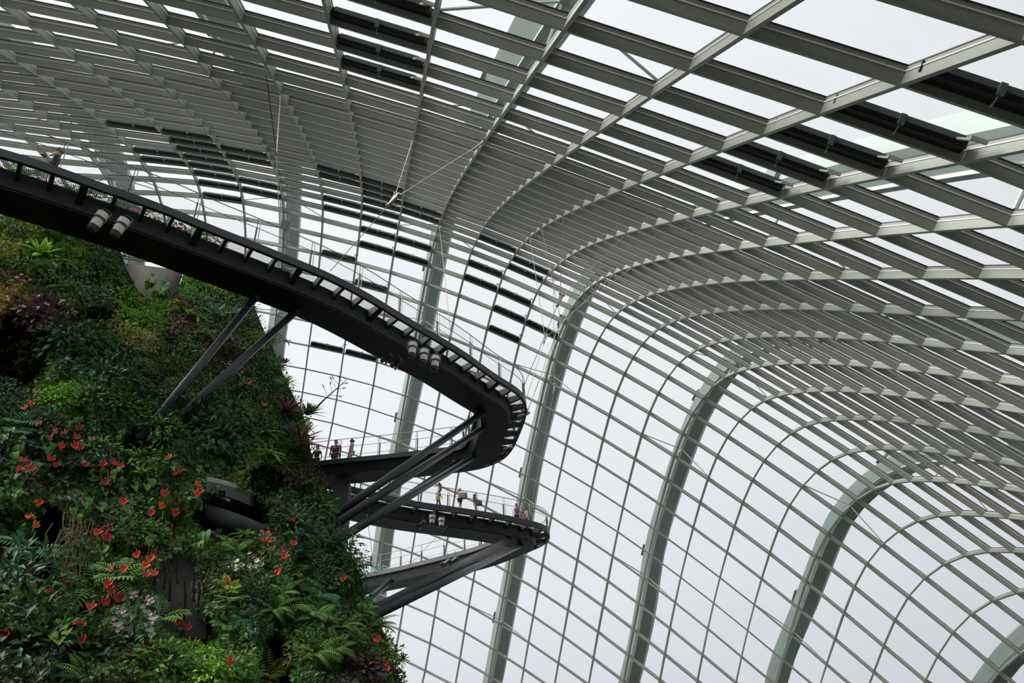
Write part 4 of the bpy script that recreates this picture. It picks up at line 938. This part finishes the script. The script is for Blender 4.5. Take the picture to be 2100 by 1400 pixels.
# ---------------------------------------------- named plants: kind, x, y, size, label
NP = [
 ('bromeliad', 85, 522, 1.25, 'large bright green bromeliad rosette just below the upper walkway at left'),
 ('strap_leaf_plant', 125, 535, .7, 'strap-leaved plant immediately right of the large bright bromeliad'),
 ('lime_shrub', 165, 520, .55, 'small pale green round-leaved bush under the left pair of white lamps'),
 ('shrub', 15, 470, 1.1, 'yellow-green bush at the left edge directly under the upper walkway'),
 ('dark_shrub', 118, 478, 1.2, 'dark broad-leaved plant tucked against the underside of the upper walkway'),
 ('dark_shrub', 205, 530, 1.0, 'dark bush below the pair of white lamps at left'),
 ('olive_shrub', 45, 632, 1.5, 'olive and bronze leaved bush at the left edge above the dark hollow'),
 ('purple_plant', 95, 650, 1.6, 'purple-black heart-leaved plant above the dark hollow at left'),
 ('fern', 130, 590, .8, 'feathery fern right of the two pink orchid sprays'),
 ('lime_shrub', 268, 615, .8, 'bright green maple-leaved bush left of the concrete parapet foot'),
 ('lime_shrub', 300, 655, .9, 'bright lime bush in the upper middle of the planting, upper one of two'),
 ('lime_shrub', 330, 632, .75, 'fresh green bush just right below the concrete parapet'),
 ('lime_shrub', 262, 650, .75, 'lime bush left of the two bright ones, below the parapet'),
 ('shrub', 185, 700, 1.3, 'dark green glossy bush in the upper left middle'),
 ('olive_shrub', 70, 730, 1.2, 'yellow-green leafy bush right beside the dark hollow at left'),
 ('dark_shrub', 150, 705, 1.5, 'deep green laurel-like bush right of the dark hollow'),
 ('variegated_shrub', 290, 697, .95, 'cream variegated bush in the middle of the upper slope'),
 ('variegated_shrub', 238, 665, .6, 'small silvery variegated bush left of the lime bushes'),
 ('purple_plant', 345, 690, .6, 'small purple-leaved plant beside the cream variegated bush'),
 ('strap_leaf_plant', 400, 652, 1.1, 'green strap-leaved clump left of the blue-grey ferns'),
 ('strap_leaf_plant', 375, 640, .9, 'strap-leaved clump further left of the blue-grey ferns'),
 ('lime_shrub', 400, 575, .85, 'fresh green bush right of the concrete parapet'),
 ('lime_shrub', 388, 600, .6, 'small green bush at the right foot of the parapet'),
 ('yellow_bromeliad', 432, 592, .9, 'yellow bromeliad right of the concrete parapet'),
 ('yellow_bromeliad', 362, 622, .6, 'small yellow plant at the foot of the parapet'),
 ('blue_fern', 442, 648, .95, 'blue-grey upright fern, left one beside the left support pipe'),
 ('blue_fern', 480, 650, .85, 'blue-grey upright fern, right one beside the left support pipe'),
 ('blue_fern', 508, 618, .6, 'blue-green fern directly under the walkway at the left support pipe top'),
 ('shrub', 470, 590, .8, 'dark bush under the walkway left of the left support pipe'),
 ('shrub', 555, 690, .8, 'bush on the mountain edge between the two long upper pipes'),
 ('shrub', 560, 745, .8, 'bush on the right mountain edge under the right upper pipe'),
 ('olive_shrub', 520, 690, .7, 'yellowish bush between the two long upper pipes'),
 ('strap_leaf_plant', 585, 700, .75, 'yellow-green drooping plant leaning out over the right mountain edge'),
 ('dark_bromeliad', 584, 745, .75, 'dark maroon bromeliad leaning out from the right mountain edge'),
 ('yucca', 585, 790, 1.0, 'spiky green yucca on the right mountain edge'),
 ('bronze_bromeliad', 588, 845, 1.1, 'large bronze-red bromeliad on the right mountain edge, upper one'),
 ('agave', 632, 852, 1.0, 'dark green agave with a tall flower stalk on the right mountain edge'),
 ('bronze_bromeliad', 612, 908, 1.15, 'large bronze-green bromeliad on the right mountain edge, lower one'),
 ('lime_shrub', 625, 870, .45, 'small bright green bush under the dark agave'),
 ('strap_leaf_plant', 545, 890, .9, 'light green strap-leaved plant left of the lower bronze bromeliad'),
 ('strap_leaf_plant', 552, 935, .9, 'light green strap-leaved plant hanging below its twin'),
 ('lime_shrub', 135, 815, .8, 'yellow-green bush above the red anthuriums'),
 ('shrub', 190, 815, 1.1, 'fresh green broad-leaved bush right of the yellow-green bush'),
 ('lime_shrub', 110, 825, .8, 'lower yellow-green bush above the red anthuriums'),
 ('dark_philodendron', 22, 870, 1.0, 'split-leaved philodendron at the left edge, upper one'),
 ('dark_philodendron', 22, 893, .8, 'split-leaved philodendron at the left edge, lower one'),
 ('dark_philodendron', 88, 922, .65, 'small split-leaved philodendron among the red anthuriums'),
 ('dark_shrub', 230, 780, 1.3, 'dark bush in the shade left of the upper pipes'),
 ('shrub', 245, 835, 1.0, 'bush just left of the lower end of the left upper pipe'),
 ('dark_shrub', 400, 870, 1.4, 'dark bush right of the lower ends of the upper pipes'),
 ('dark_shrub', 450, 900, 1.3, 'dark bush in the centre right of the upper pipes'),
 ('shrub', 480, 845, 1.0, 'bush right of centre, above the light strap-leaved plants'),
 ('shrub', 430, 800, .9, 'bush under the middle of the right upper pipe'),
 ('olive_shrub', 370, 790, .8, 'olive bush between the two upper pipes'),
 ('shrub', 330, 880, 1.0, 'leafy bush covering the foot of the left upper pipe'),
 ('lime_fern', 290, 975, .6, 'light green plant above the concrete ledge, left of centre'),
 ('shrub', 300, 950, 1.0, 'green bush above the red anthuriums in the middle'),
 ('shrub', 225, 1000, .8, 'green bush among the anthuriums in the middle left'),
 ('philodendron', 195, 1205, 1.05, 'pale split-leaved philodendron left of the pale pink orchids, upper one'),
 ('philodendron', 180, 1232, .95, 'pale split-leaved philodendron left of the pale pink orchids, lower one'),
 ('philodendron', 160, 1210, .8, 'pale split-leaved philodendron reaching over the dark gap'),
 ('dark_philodendron', 325, 1252, 1.0, 'split-leaved philodendron right of the pale pink orchids, upper one'),
 ('philodendron', 322, 1275, .8, 'split-leaved philodendron right of the pale pink orchids, lower one'),
 ('dark_philodendron', 205, 1165, .8, 'split-leaved philodendron under the heart-shaped leaves'),
 ('philodendron', 245, 1185, .7, 'split-leaved philodendron beside the dark red bloom'),
 ('dark_philodendron', 60, 1135, .9, 'philodendron above the yellow orchids, right one'),
 ('dark_philodendron', 25, 1120, .8, 'philodendron above the yellow orchids, left one'),
 ('philodendron', 612, 1182, .7, 'small pale philodendron on the lower slope right of the white orchids'),
 ('dark_philodendron', 662, 1222, .7, 'dark philodendron on the lower right slope'),
 ('dark_philodendron', 468, 1285, .6, 'small philodendron above the tall dark gap'),
 ('philodendron', 466, 1238, .6, 'small pale philodendron left of the big ferns'),
 ('taro', 262, 1268, 1.0, 'heart-shaped green leaves below the pale pink orchids'),
 ('taro', 205, 1140, 1.1, 'pair of hanging heart-shaped leaves, upper left of the orchids'),
 ('taro', 208, 1158, .9, 'yellow-green heart-shaped leaf hanging under a pair of others'),
 ('taro', 128, 1300, 1.2, 'large round green leaves at lower left over the dark gap'),
 ('taro', 145, 1340, 1.1, 'pale round leaf at the bottom left'),
 ('taro', 333, 592, 1.7, 'big round green leaves standing before the concrete parapet'),
 ('taro', 312, 572, 1.1, 'second stem of round leaves before the concrete parapet'),
 ('shrub', 60, 1255, 1.0, 'green bush at lower left beside the orange blooms'),
 ('dark_shrub', 45, 1200, 1.3, 'dark bush below the yellow orchids'),
 ('dark_shrub', 80, 1330, 1.3, 'dark bush at the bottom left'),
 ('strap_leaf_plant', 500, 1098, .7, 'yellow-green broad leaves under the concrete pipe'),
 ('yellow_bromeliad', 480, 1092, .6, 'yellow-green rosette at the foot of the concrete pipe'),
 ('dark_shrub', 600, 1090, 1.2, 'dark bush right of the concrete pipe'),
 ('shrub', 650, 1040, 1.0, 'bush at the mountain edge beneath the upper walkway end'),
 ('dark_shrub', 690, 1120, 1.0, 'dark bush at the feet of the lower pipes'),
 ('shrub', 722, 1150, .8, 'leafy twigs leaning out below the pipe feet on the right edge'),
 ('fern', 575, 1222, .8, 'large arching fern on the lower slope, top left of the fern group'),
 ('tree_fern', 562, 1255, .62, 'large arching fern, left side of the fern group'),
 ('tree_fern', 650, 1268, .75, 'large bright fern in the middle of the fern group'),
 ('tree_fern', 700, 1292, .68, 'large fern at the right of the fern group'),
 ('tree_fern', 645, 1345, .7, 'large fern at the bottom middle of the fern group'),
 ('fern', 618, 1312, .6, 'fern right of the tall dark gap at the bottom'),
 ('tree_fern', 690, 1335, .6, 'fern low on the right of the fern group'),
 ('fern', 742, 1255, .75, 'fern near the right edge above the glass grid'),
 ('fern', 770, 1285, .8, 'fern hanging out over the right mountain edge'),
 ('lime_fern', 545, 1392, .9, 'pale lime fern at the bottom edge'),
 ('lime_fern', 470, 1212, .5, 'small lime fern on the lower slope'),
 ('lime_shrub', 425, 1352, .5, 'bright green bush at the bottom, left of the tall dark gap'),
 ('lime_shrub', 446, 1388, .6, 'bright green bush at the very bottom, left of the lime fern'),
 ('lime_shrub', 396, 1330, .35, 'small lime bush at the bottom middle'),
 ('shrub', 330, 1370, .9, 'green bush at the bottom, below the grey wall'),
 ('dark_shrub', 260, 1340, 1.0, 'dark leafy bush at the bottom below the orchids'),
 ('shrub', 790, 1345, .7, 'bush low on the right mountain edge'),
 ('purple_plant', 745, 1380, .9, 'dark purple-leaved plant at the bottom right of the mountain'),
 ('dark_bromeliad', 812, 1385, .5, 'small maroon plant at the bottom right corner of the mountain'),
 ('dark_bromeliad', 826, 1352, .4, 'small maroon twig sticking out over the right edge'),
 ('pink_orchid', 8, 562, 1.0, 'pink orchid spray at the left edge of the picture'),
 ('pink_orchid', 37, 573, 1.1, 'pink orchid spray hanging beside the one at the left edge'),
 ('magenta_flower', 72, 592, .8, 'small magenta flower right below the pink orchid sprays'),
 ('lilac_flower', 166, 497, 1.0, 'lilac flowers under the walkway beside the left white lamp'),
 ('lilac_flower', 196, 503, 1.0, 'lilac flowers between the two left white lamps'),
 ('yellow_orchid', 20, 1131, 1.15, 'cluster of yellow orchids at lower left'),
 ('yellow_orchid', 15, 1146, .7, 'small yellow orchid cluster just below the big one'),
 ('yellow_orchid', 57, 1241, .6, 'short row of yellow blooms below the dark bush at left'),
 ('yellow_orchid', 78, 1168, .35, 'single orange-yellow bloom right of the yellow orchids'),
 ('pale_orchid', 105, 1145, .7, 'pale lilac orchid at the edge of the dark gap'),
 ('white_orchid', 482, 1163, 1.0, 'white flower on the lower slope, left of a pair'),
 ('white_orchid', 521, 1162, 1.15, 'round white flower on the lower slope, right of a pair'),
 ('white_orchid', 507, 1144, .8, 'small white orchid above the round white flower'),
 ('red_flower', 540, 1108, 1.15, 'row of small red flowers below the concrete pipe'),
 ('red_flower', 556, 1115, .8, 'right end of the red flower row below the concrete pipe'),
 ('magenta_flower', 578, 1126, 1.3, 'magenta orchid right of the red flower row'),
 ('magenta_flower', 446, 1102, 1.3, 'magenta orchid left of the yellow-green broad leaves'),
 ('pink_orchid', 154, 1357, .7, 'pink flowers near the bottom left edge'),
 ('red_flower', 60, 1090, .2, 'tiny red bloom above the yellow orchids'),
]
for kind, x, y, s, lb in NP: plant(kind, x, y, s, lb)
# agave flower stalk
agv = mpt(640, 845, .3); st = [agv, onray(662, 822, agv), onray(690, 797, agv), onray(712, 778, agv)]
root = empty('flower_stalk', agv); tag(root, 'bare branching flower stalk rising from the dark agave against the glass', 'flower stalk')
mb = MB(); mb.tube(st, [.06, .035, .022, .012], 6); part(mb, 'stem', M['postd'], root)
for a, b in (((672, 812), (664, 794)), ((680, 806), (678, 788)), ((690, 797), (680, 778)), ((697, 792), (684, 776)), ((700, 788), (708, 786)), ((676, 809), (695, 812)), ((690, 798), (703, 796)), ((703, 786), (697, 776))):
    mb = MB(); A_ = onray(*a, agv); B_ = onray(*b, agv); mb.tube([A_, B_], .010, 4); mb.tube([B_, B_ + (B_ - A_).normalized() * .16], [.03, .012], 6); part(mb, 'branch', M['postd'], root)
# red and orange anthurium blooms
AN = [(59, 834, 'o', 'orange-red bloom above the left philodendrons, upper one'), (54, 845, 'o', 'orange-red bloom above the left philodendrons, lower one'), (75, 875, 'o', 'orange bloom right of the left philodendrons'), (118, 858, 'l', 'small bloom with a tall pale spike above the anthurium bed'), (123, 877, 'l', 'dim red bloom in the upper middle of the anthurium bed'), (101, 890, 'a', 'red bloom with a yellow spike left of the anthurium bed'),
      (163, 885, 'a', 'uppermost bright red bloom right of the anthurium bed'), (134, 898, 'a', 'red bloom, left of two neighbours over a big leaf'), (149, 902, 'a', 'red bloom, right of two neighbours over a big leaf'), (188, 912, 'a', 'red bloom between two pale heart leaves'), (117, 921, 'a', 'red bloom above a yellow-green heart leaf'), (156, 921, 'a', 'red bloom of a close pair, left'), (163, 924, 'l', 'red bloom of a close pair, right'), (92, 904, 'l', 'small dim red bloom left of the heart leaves'),
      (96, 947, 'a', 'red bloom with a green hood in the second row'), (40, 953, 'a', 'red bloom with a spike in the lower left row'), (36, 972, 'a', 'red bloom at lower left, below another'), (53, 966, 'a', 'red bloom at lower left, right of a pair'), (71, 977, 'a', 'red bloom at lower left with a pale hood'), (113, 964, 'a', 'pinkish red bloom over a dark leaf'), (176, 959, 'l', 'red bloom with a tall spike right of the dark leaf'), (201, 960, 'a', 'red bloom, leftmost of the row of five'), (210, 957, 'l', 'red bloom, second of the row of five'),
      (223, 956, 'a', 'red bloom, third of the row of five'), (241, 959, 'l', 'red bloom, fourth of the row of five'), (245, 964, 'a', 'red bloom, last of the row of five'), (202, 974, 'a', 'red bloom under the row of five, left'), (218, 978, 'a', 'red bloom under the row of five, right'), (96, 997, 'l', 'red bloom alone under the pinkish one'), (218, 997, 'a', 'red bloom with a green hood below the row'), (350, 944, 'l', 'red bloom near the centre of the planting'), (353, 979, 'o', 'yellow and red bloom left of the concrete ledge'),
      (396, 998, 'o', 'orange bloom left of the concrete ledge'), (332, 1017, 'a', 'red bloom in the middle, left of the ledge group'), (367, 971, 'l', 'small red bloom above the ledge group'), (407, 1013, 'l', 'topmost red bloom of the ledge group'), (408, 1029, 'a', 'middle red bloom of the ledge group'), (423, 1032, 'a', 'right red bloom of the ledge group'), (398, 1019, 'o', 'left orange bloom of the ledge group'), (364, 1042, 'l', 'red bloom below the ledge group, left'), (323, 1043, 'o', 'yellow-orange bloom in the middle of the slope'),
      (352, 1057, 'a', 'red bloom beside a yellow leaf in the middle'), (311, 1059, 'l', 'dark red bloom under the yellow-orange one'), (250, 1037, 'a', 'dark red bloom in the middle left'), (78, 1037, 'o', 'orange-red bloom right of the fern at left'), (60, 1071, 'o', 'orange bloom left of the dark gap, upper'), (62, 1082, 'o', 'orange bloom left of the dark gap, lower'), (228, 1080, 'a', 'red bloom, top of the hanging group'), (211, 1094, 'a', 'red bloom, middle of the hanging group'), (196, 1101, 'a', 'red bloom, left of the hanging group'), (222, 1092, 'l', 'red bloom, right of the hanging group'), (215, 1108, 'a', 'red bloom, lowest of the hanging group'),
      (286, 1144, 'l', 'small red bloom above two others at the dark wall'), (305, 1140, 'l', 'small red bloom at the top of the dark wall edge'), (307, 1153, 'o', 'small orange bloom at the dark wall edge'), (294, 1168, 'o', 'bright orange-red bloom at the dark wall edge'), (308, 1184, 'o', 'bright orange-red bloom below it at the dark wall edge'), (234, 1176, 'a', 'dark red bloom above the philodendrons'), (254, 1175, 'l', 'small red bloom beside the dark red one'), (296, 1187, 'l', 'dull pink bloom beside the dark wall'),
      (224, 1206, 'a', 'large dark red bloom right of the philodendrons'), (214, 1219, 'a', 'dark red bloom under the large one'), (122, 1182, 'o', 'orange bloom left of the dark gap, first'), (122, 1205, 'o', 'orange bloom left of the dark gap, second'), (145, 1207, 'o', 'orange bloom floating over the dark gap'), (106, 1222, 'l', 'red bloom low beside the dark gap'), (117, 1229, 'a', 'spotted red bloom low beside the dark gap'), (110, 1250, 'o', 'big orange bloom beside round leaves'), (3, 1239, 'o', 'orange bloom at the left edge, upper'), (7, 1254, 'o', 'orange bloom at the left edge, lower'),
      (129, 1268, 'a', 'large red bloom hanging over the dark gap'), (142, 1295, 'o', 'yellow and red bloom hanging over the dark gap'), (162, 1282, 'l', 'red bloom right of the yellow and red one, upper'), (164, 1292, 'l', 'red bloom right of the yellow and red one, lower'), (182, 1257, 'a', 'red bloom below the philodendrons, left'), (205, 1243, 'a', 'red bloom below the philodendrons, right'), (239, 1232, 'a', 'red bloom left of the pale pink orchids'), (172, 1322, 'a', 'red bloom at the bottom above dark leaves'), (420, 1278, 'o', 'orange bloom right of the dark wall'), (366, 1281, 'l', 'small red bloom at the foot of the dark wall, left'), (378, 1294, 'l', 'small red bloom at the foot of the dark wall, right'),
      (12, 1310, 'l', 'dull red bloom at the left edge near the bottom'), (608, 1058, 'o', 'orange bloom right of the concrete pipe, upper'), (600, 1072, 'o', 'orange bloom right of the concrete pipe, left'), (617, 1075, 'o', 'orange bloom right of the concrete pipe, right'), (597, 1120, 'l', 'red bloom right of the magenta orchid'), (583, 1150, 'a', 'red bloom below the magenta orchid'), (465, 1199, 'l', 'small dark red bloom below the white flowers'), (575, 1179, 'o', 'salmon bloom on the lower slope'), (704, 1196, 'o', 'orange bloom near the lower pipe feet'), (780, 1318, 'a', 'red bloom near the bottom right edge of the mountain'),
      (788, 1363, 'l', 'red bloom at the bottom right, left of pale leaves'), (792, 1380, 'l', 'lowest red bloom at the bottom right'), (515, 791, 'o', 'orange bloom right of the upper pipes'), (540, 836, 'o', 'orange bloom left of the upper bronze bromeliad'), (466, 1366, 'l', 'tiny orange-red bloom in the bright green bush at the bottom'), (483, 644, 'o', 'orange flower by the blue-grey ferns, left'), (500, 640, 'l', 'red flower by the left support pipe'), (422, 562, 'l', 'pink-red bloom just under the walkway, left'), (442, 573, 'l', 'pink-red bloom just under the walkway, right')]
KN = {'o': 'orange_anthurium', 'a': 'anthurium', 'l': 'lone_anthurium'}
for x, y, t, lb in AN: plant(KN[t], x, y, {'o': .76, 'a': .84, 'l': .72}[t], lb, 'anthurium blooms on the mountain', .55)
# pale pink orchids: one bush of separate sprays
for n, (x, y) in enumerate(((268, 1213), (283, 1220), (247, 1224), (316, 1228), (304, 1228), (288, 1231), (312, 1241), (266, 1245), (296, 1250), (288, 1243), (244, 1252), (256, 1256), (278, 1262), (310, 1265), (236, 1276), (259, 1282), (301, 1288))):
    plant('pale_orchid', x, y, .8, 'pale pink orchid spray, %s of the bush of seventeen sprays' % ('topmost', 'second', 'third', 'fourth', 'fifth', 'sixth', 'seventh', 'eighth', 'ninth', 'tenth', 'eleventh', 'twelfth', 'thirteenth', 'fourteenth', 'fifteenth', 'sixteenth', 'lowest')[n], 'pale pink orchids', .6)
for n, (x, y, s, lb) in enumerate(((170, 1065, 1.1, 'roots hanging into the dark gap at left'), (155, 1090, 1.2, 'long pale roots hanging beside the first ones'), (335, 1130, .9, 'moss strands hanging over the grey wall, left'), (385, 1150, 1.2, 'moss strands hanging over the grey wall, right'), (415, 1190, 1.0, 'straw-coloured strands at the right of the grey wall'), (160, 1130, 1.1, 'thin vine stems crossing the dark gap'), (545, 1325, 1.0, 'roots hanging into the tall dark gap at the bottom'), (330, 660, .6, 'dry roots in the upper middle'), (150, 615, .6, 'dry grey roots under the upper left fern'))):
    plant('hanging_roots', x, y, s, lb, None, .5)
random.seed(31)
for n in range(34):
    while True:
        x = random.uniform(10, 430); y = random.uniform(860, 1110)
        if cav(x, y) < .05 and min((a - x) ** 2 + (b - y) ** 2 for a, b, _, _ in AN) > 130: break
    plant('heart_leaf_plant', x, y, random.uniform(.6, .95), 'heart-shaped green leaves hanging among the red blooms of the middle slope', 'heart-shaped leaves among the blooms', .5)
# filler plants scattered where the photo is a thick mix of such kinds
random.seed(99)
ZONES = [('shrub', 14, 'plain green shrub filling the slope'), ('dark_shrub', 14, 'dark green shrub filling the slope'), ('dark_fern', 14, 'small dark fern filling the slope'), ('fern', 8, 'green fern filling the slope'), ('olive_shrub', 6, 'olive shrub filling the slope')]
for kind, n, lb in ZONES:
    c = 0
    while c < n:
        x = random.uniform(0, 800); y = random.uniform(450, 1400)
        if x > interp(SIL, y) - 25 or y < interp(TOPL, x) + 25 or cav(x, y) > .05: continue
        q = min(NP, key=lambda t: (t[1] - x) ** 2 + (t[2] - y) ** 2)
        if (q[1] - x) ** 2 + (q[2] - y) ** 2 < 500: continue
        plant(kind, x, y, random.uniform(.5, .8), '%s just %s the %s' % (lb.replace(' filling the slope', ''), 'left of' if x < q[1] - 12 else ('right of' if x > q[1] + 12 else ('above' if y < q[2] else 'below')), ' '.join(q[4].split()[:7])), lb.replace(' filling', 's filling'), .15); c += 1

# ---------------------------------------------- raised trough of shrubs behind the upper walkway
TP = [(-30, 331), (40, 350), (110, 374), (180, 397), (250, 421), (320, 446), (390, 471), (450, 492)]
tpts = [at_h(x, y + 34, 29.5 + n * .25) for n, (x, y) in enumerate(TP)]
root = empty('planter_trough', tpts[0]); tag(root, 'dark planter trough behind the upper walkway, mostly hidden by its girder', 'planter')
mb = MB(); mb.sweep([[p - Vector((0, 0, .3)), p + Vector((0, 0, .1)), p + Vector((p.x, p.y, 0)).normalized() * .9 + Vector((0, 0, .1)), p + Vector((p.x, p.y, 0)).normalized() * .9 - Vector((0, 0, .3))] for p in tpts]); part(mb, 'trough', M['deck'], root)
random.seed(3)
names = ['first', 'second', 'third', 'fourth', 'fifth', 'sixth', 'seventh', 'eighth', 'ninth', 'tenth', 'eleventh', 'twelfth', 'thirteenth', 'fourteenth', 'fifteenth', 'sixteenth', 'seventeenth', 'eighteenth']
for n in range(17):
    t = n / 16 * (len(TP) - 1); i = min(int(t), len(TP) - 2); f = t - i; x = TP[i][0] + (TP[i + 1][0] - TP[i][0]) * f; y = TP[i][1] + (TP[i + 1][1] - TP[i][1]) * f
    k = ('shrub', 'red_flower', 'lime_shrub', 'shrub', 'pink_orchid', 'olive_shrub')[n % 6]; fl = k in ('red_flower', 'pink_orchid')
    plant(k, 0, 0, .68 if not fl else 1.3, '%s plant from the left in the trough behind the upper walkway, %s' % (names[n], 'in pink flower' if fl else 'green'), 'trough plants behind the upper walkway', 0, at_h(x, y + 6, 30 + i * .25))

# ---------------------------------------------- concrete pieces showing through the planting
q = [at_h(x, y, 35.7) for x, y in ((238, 540), (376, 556))]; q0 = [at_h(x, y, 35.7) for x, y in ((250, 640), (372, 660))]
root = empty('concrete_parapet', (q[0] + q[1]) / 2); tag(root, 'pale concrete parapet with a thin rail, seen between the planting and the walkway', 'parapet')
mb = MB(); nn = (q[1] - q[0]).cross(Vector((0, 0, 1))).normalized(); nn = nn if nn.y > 0 else -nn; ring = []
for i in range(9):
    t = i / 8; bow = (t - .5) ** 2 * 4; top = at_h(238 + 138 * t, 537 + 17 * t, 35.7 + bow * 1.3); bot = Vector((top.x, top.y, top.z - 3.6)); ring.append([top, top + nn * .4, bot + nn * .4, bot])
mb.sweep(ring); part(mb, 'wall_panel', M['conc'], root)
mb = MB()
for dz in (.28, .42): mb.tube([r[0] + Vector((0, 0, dz)) for r in ring], .03, 5)
part(mb, 'rail', M['postd'], root)
mb = MB(); mb.tube([ring[0][0], ring[0][0] + Vector((0, 0, .5))], .09, 6); part(mb, 'rail_post', M['postd'], root)
A = [at_h(x, y, 31.0) for x, y in ((424, 980), (508, 1012))]; B = [at_h(x, y, 31.3) for x, y in ((500, 1005), (560, 1040))]
def slab(name, label, cat, x0, y0, x1, y1, h, D, m1, deep=1.6, bow=4):
    r = []; 
    for i in range(9):
        t = i / 8; x = x0 + (x1 - x0) * t; y = y0 + (y1 - y0) * t - bow * sin(pi * t); p = at_h(x, y, D + t * 1.0); b = at_h(x, y + h, D + t * 1.0); away = Vector((p.x, p.y, 0)).normalized() * deep
        r.append([p, p + away, b + away, b])
    root = empty(name, r[0][0]); tag(root, label, cat); mb = MB(); mb.sweep(r); part(mb, 'slab', m1, root); return root, r
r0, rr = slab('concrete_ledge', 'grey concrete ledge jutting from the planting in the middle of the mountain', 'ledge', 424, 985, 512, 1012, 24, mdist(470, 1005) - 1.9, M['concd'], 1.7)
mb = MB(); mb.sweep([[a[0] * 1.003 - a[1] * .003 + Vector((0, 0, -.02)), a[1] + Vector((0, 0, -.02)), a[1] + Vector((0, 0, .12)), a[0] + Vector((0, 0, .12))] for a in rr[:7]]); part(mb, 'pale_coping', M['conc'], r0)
mb = MB(); mb.tube([onray(444, 1008, rr[3][0]) - F_ * .3, onray(478, 1023, rr[3][0]) - F_ * .3], .04, 6); part(mb, 'light_strip', M['plate'], r0)
mb = MB(); c = onray(467, 1006, rr[3][0]) - F_ * .35; mb.box(c, R_ * .1, U_ * .1, F_ * .1); part(mb, 'bracket_box', M['lampd'], r0)
root = empty('mossy_wall', at_h(520, 1020, 24.81)); tag(root, 'stained mossy concrete wall right of the concrete ledge', 'wall')
mb = MB(); P4 = [at_h(510, 1003, 24.81), at_h(548, 1020, 25.3), at_h(548, 1052, 25.3), at_h(510, 1035, 24.81)]; bk = [p + Vector((p.x, p.y, 0)).normalized() * .5 for p in P4]; mb.sweep([P4, bk]); part(mb, 'wall_face', mat('mossy_concrete', (.05, .06, .03), .9, 0, .6, 1.5), root)
root = empty('concrete_pipe', at_h(480, 1070, 24.73)); tag(root, 'fat grey-green concrete pipe lying under the ledge', 'pipe')
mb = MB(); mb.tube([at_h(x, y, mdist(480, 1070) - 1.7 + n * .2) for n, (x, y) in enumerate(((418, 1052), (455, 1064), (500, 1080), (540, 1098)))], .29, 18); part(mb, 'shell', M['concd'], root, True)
root = empty('concrete_wall', at_h(365, 1220, 20.52)); tag(root, 'dark grey wall with dripping stains between the hanging moss', 'wall')
mb = MB(); P4 = [at_h(306, 1110, 21.00), at_h(420, 1125, 21.15), at_h(422, 1310, 19.66), at_h(300, 1300, 19.50)]; bk = [p + Vector((p.x, p.y, 0)).normalized() * .4 for p in P4]; mb.sweep([P4, bk]); part(mb, 'wall_face', mat('dark_wall', (.022, .022, .019), .8, 0, .3, .8), root)
mb = MB(); random.seed(4)
for x in (318, 335, 348, 362, 378, 396, 408):
    y0 = random.uniform(1150, 1200); y1 = y0 + random.uniform(30, 90); mb.tube([at_h(x, y0, 20.3 - (y0 - 1110) * .0075), at_h(x + random.uniform(-3, 3), (y0 + y1) / 2, 20.3 - ((y0 + y1) / 2 - 1110) * .0075), at_h(x + random.uniform(-2, 2), y1, 20.3 - (y1 - 1110) * .0075)], .025, 5)
part(mb, 'drip_stains', M['soil'], root)
c0 = at_z(706, 985, ZU - 1.0); mb = MB()
root = empty('column', Vector((c0.x, c0.y, 0))); tag(root, 'dark square column joining the two walkways at the mountain edge', 'column')
mb.box((c0.x - .2, c0.y + .6, (ZU - 1.0) / 2), Vector((.45, 0, 0)), Vector((0, .45, 0)), Vector((0, 0, (ZU - 1.0) / 2))); part(mb, 'shaft', mat('column_paint', (.045, .048, .048), .6, 0, .2, 1), root)

# ---------------------------------------------- support pipes
def upt(px, py, z): return at_z(px, py, z)
pipe('long support pipe under the upper walkway, left one of two at upper left', upt(528, 604, ZU - .7), at_h(284, 905, 24.1), .15)
pipe('long support pipe under the upper walkway, right one of two at upper left', upt(612, 634, ZU - .7), at_h(300, 915, 24.3), .15)
pipe('upper pipe from the mountain to the first bend of the upper walkway tip', upt(990, 846, ZU - .72), mpt(668, 1068, -1.0), .16)
pipe('second pipe from the mountain to the middle of the upper walkway tip', upt(992, 876, ZU - .72), mpt(660, 1092, -1.0), .16)
pipe('third pipe from the mountain to the last bend of the upper walkway', upt(972, 936, ZU - .72), mpt(684, 1112, -.8), .16)
pipe('slim pipe merging behind the third pipe', upt(938, 944, ZU - .72), mpt(690, 1118, 1.2, False).lerp(upt(938, 944, ZU - .72), .12) if False else at_h(705, 1102, 38), .11)
pipe('upper one of two long pipes under the lower walkway tip', upt(1045, 1105, ZL - .8), mpt(752, 1258, -1.0), .16)
pipe('lower one of two long pipes under the lower walkway tip', upt(1068, 1118, ZL - .8), mpt(756, 1266, -1.0), .16)
pipe('short stub pipe under the far end of the lower walkway', upt(800, 1192, ZL - .8), at_h(745, 1237, 53), .2)

hid = [r for k_, r in PROTO.items() if k_ not in FIRST]
for r in hid:
    for ch in KIDS[r]: bpy.data.objects.remove(ch)
    bpy.data.objects.remove(r)
